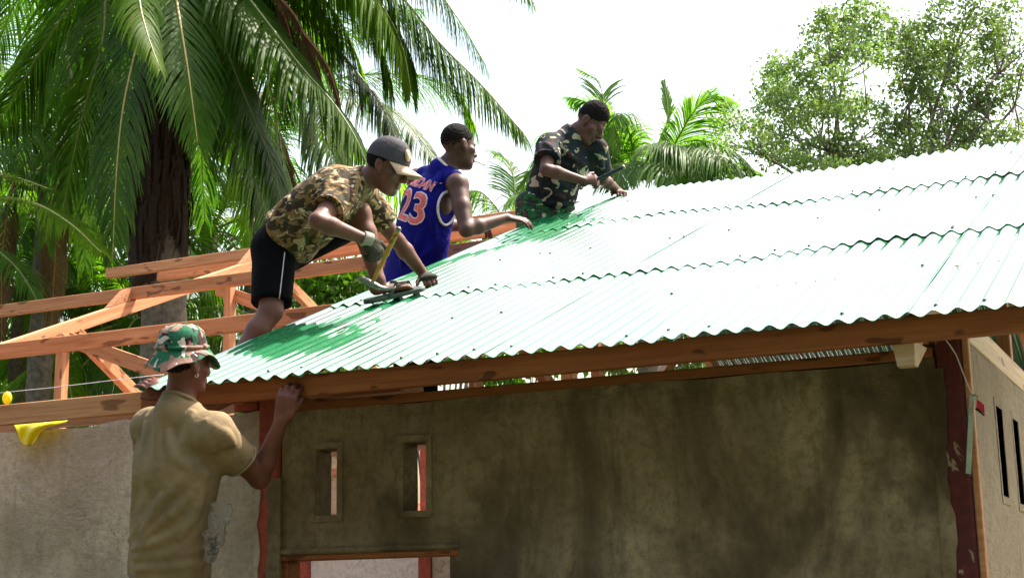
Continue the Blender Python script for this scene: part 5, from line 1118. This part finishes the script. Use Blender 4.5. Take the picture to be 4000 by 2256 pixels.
# nail held on the ridge
# builder's string
s0 = PY(-120, 1545, .03); s1 = PY(545, 1472, .0); s2 = PY(640, 1462, .02); sag = (s0+s1)/2+V3(0, 0, -.004)
tag(rod('string', [s0, sag, s1, s2], .0016, 'white_trim', seg=5), 'thin white builder string stretched above the bare fascia board', 'string')
# yellow plastic sheet stuffed over the wall under the fascia
def cloth_sheet(name, grid, th, m):
    G = np.array(grid); a, b = G.shape[:2]; V = list(G.reshape(-1, 3)); Fc = [(i*b+j, i*b+j+1, (i+1)*b+j+1, (i+1)*b+j) for i in range(a-1) for j in range(b-1)]
    me = mesh(name, V, Fc); o = link(name, me, None, m, True); md = o.modifiers.new('s', 'SOLIDIFY'); md.thickness = th; md2 = o.modifiers.new('sub', 'SUBSURF'); md2.levels = md2.render_levels = 1; return o
def yel():
    m, nt, b = mat('yellow_plastic'); b.inputs['Base Color'].default_value = (.82, .72, .02, 1); b.inputs['Roughness'].default_value = .35
    t = N(nt, 'ShaderNodeBsdfTranslucent'); t.inputs[0].default_value = (.9, .8, .05, 1); mx = N(nt, 'ShaderNodeMixShader'); mx.inputs[0].default_value = .4; nt.links.new(b.outputs[0], mx.inputs[1]); nt.links.new(t.outputs[0], mx.inputs[2]); nt.links.new(mx.outputs[0], nt.nodes['Material Output'].inputs[0]); return m
M['yellow'] = yel(); rg = random.Random(2)
L_ = [(55, 1655), (70, 1690), (78, 1720), (85, 1735), (98, 1742)]; Rr = [(270, 1640), (180, 1655), (152, 1690), (135, 1725), (118, 1742)]; gr = []
top_l, top_r = (40, 1640), (272, 1628)
rows = [(top_l, top_r), ((48, 1652), (272, 1650)), ((62, 1676), (190, 1662)), ((70, 1700), (160, 1682)), ((80, 1722), (146, 1712)), ((92, 1740), (128, 1738))]
for j, (a, b) in enumerate(rows):
    row = []
    for i in range(9):
        t = i/8; Yd = (WY-.042-.022*math.sin(t*9+j)*(.5 if j < 2 else 1)-.012*(j > 1)-.01*rg.random()) if j > 0 else WY+.05
        row.append(PY(a[0]+(b[0]-a[0])*t, a[1]+(b[1]-a[1])*t, Yd))
    gr.append(row)
tag(cloth_sheet('plastic_sheet', gr, .004, M['yellow']), 'crumpled bright yellow plastic draped over the cement wall top', 'plastic sheet')
# yellow fruit shaped float on the fascia end
v = Vol(); c = PY(28, 1553, .10); v.ell(c, np.eye(3), (.022, .02, .030)); o = link('plastic_ball', v.mesh('plastic_ball', .006), None, M['yellow'], True); tag(o, 'small round yellow plastic ball on top of the bare fascia board', 'ball')
o.location = (0, 0, 0)
# clear plastic bottle bag hanging from the waist of the man in tan
def clear():
    m, nt, b = mat('clear_wrinkled_plastic'); b.inputs['Base Color'].default_value = (.8, .8, .78, 1); b.inputs['Roughness'].default_value = .08; b.inputs['Transmission Weight'].default_value = .95; b.inputs['IOR'].default_value = 1.15
    bump(nt, b, nz(nt, objco(nt), 38, 4, .6, .8), .9, .02); return m
M['clear'] = clear(); v = Vol(); zb = 5.56
v.ecap(J3(868, 1985, zb), J3(838, 2090, zb), R_, (.042, .026), (.034, .022), .01); v.ecap(J3(838, 2090, zb), J3(822, 2180, zb), R_, (.036, .026), (.022, .018), .02); v.cap(J3(846, 2100, zb), J3(815, 2090, zb), .03, .02, .01)
v.disp(lambda P: .004*np.sin(P[:, 0]*90+3*np.sin(P[:, 2]*60))*np.sin(P[:, 2]*80)); o = link('plastic_bag', v.mesh('plastic_bag', .005), None, M['clear'], True); tag(o, 'wrinkled clear plastic bag of nails hanging at the tan shirt', 'plastic bag')
v = Vol(); rgn = random.Random(8)
for i in range(26):
    c = J3(832+rgn.uniform(-14, 14), 2120+rgn.uniform(-28, 45), zb); d = nrm(np.array([rgn.gauss(0, 1) for _ in range(3)])); v.cap(c-d*.012, c+d*.012, .0025, .0025, .002)
o2 = link('nail_heap', v.mesh('nail_heap', .003), o, M['nail'], True); o2['kind'] = 'stuff'
# steel square and red tag on the corner
M['tool_green'] = plain('pale_green_steel', (.30, .38, .34), .4, .3, bscale=20, var=.2); M['tag_red'] = plain('red_plastic_tag', (.55, .02, .06), .45)
a = PY(3797, 1540, .485); b = PY(3782, 1848, .485); o = beam('steel_ruler', a, b, .003, .018, M['tool_green'], up=tuple(RT)); tag(o, 'pale green steel ruler hanging on the dark red corner column', 'ruler')
k_ = thing('tag', 'small red tag with a black edge hanging at the house corner', 'tag', tuple(float(x) for x in PY(3845, 1580, .47)))
V_ = [PY(3815, 1556, .46), PY(3845, 1580, .46), PY(3847, 1618, .46), PY(3813, 1592, .46)]; me = mesh('card', V_+[q+V3(0, .006, 0) for q in V_], [(0, 3, 2, 1), (4, 5, 6, 7), (0, 1, 5, 4), (1, 2, 6, 5), (2, 3, 7, 6), (3, 0, 4, 7)]); local(link('card', me, None, M['tag_red']), k_)
local(rod('edge', [PY(3811, 1594, .458), PY(3846, 1621, .458)], .004, 'blackgrip'), k_); local(rod('hook', [PY(3815, 1556, .462), PY(3822, 1545, .462), PY(3808, 1543, .462), PY(3800, 1540, .48)], .002, 'steel', seg=5), k_)
tag(rod('wire', [PY(3690, 1320, .45), PY(3712, 1350, .475), PY(3735, 1385, .49), PY(3752, 1430, .49), PY(3775, 1490, .49), PY(3795, 1535, .48)], .0022, 'white_trim', seg=5), 'thin grey wire dangling down the dark red corner column', 'wire')
# trestle bench the man in tan stands on
bn = thing('trestle_bench', 'rough timber trestle bench under the person in the tan T-shirt', 'bench', (float(A['pel'][0]), float(A['pel'][1]), 0))
cx, cy = float(A['pel'][0]), float(A['pel'][1])
for k in (-1, 0, 1): local(box('plank', cx-.75, cx+.75, cy+k*.155-.075, cy+k*.155+.075, BZ-.035, BZ, M['wood']), bn)
for sx in (-1, 1):
    local(box('crossbar', cx+sx*.6-.03, cx+sx*.6+.03, cy-.24, cy+.24, BZ-.095, BZ-.036, M['wood']), bn)
    for sy in (-1, 1): local(beam('leg', (cx+sx*.6, cy+sy*.18, BZ-.09), (cx+sx*.66, cy+sy*.27, -.02), .06, .05, M['wood'], up=(1, 0, 0)), bn)
# plank the man in dark camouflage stands on, laid across the trusses
H(beam('ceiling_joist', (-3.2, float(D_['pel'][1]), FZ-.022), (.12, float(D_['pel'][1]), FZ-.022), .28, .04, M['wood']))
for X in (-3.0, .10): H(box('post', X-.04, X+.04, float(D_['pel'][1])-.05, float(D_['pel'][1])+.05, 2.52, FZ-.043, M['wood']))
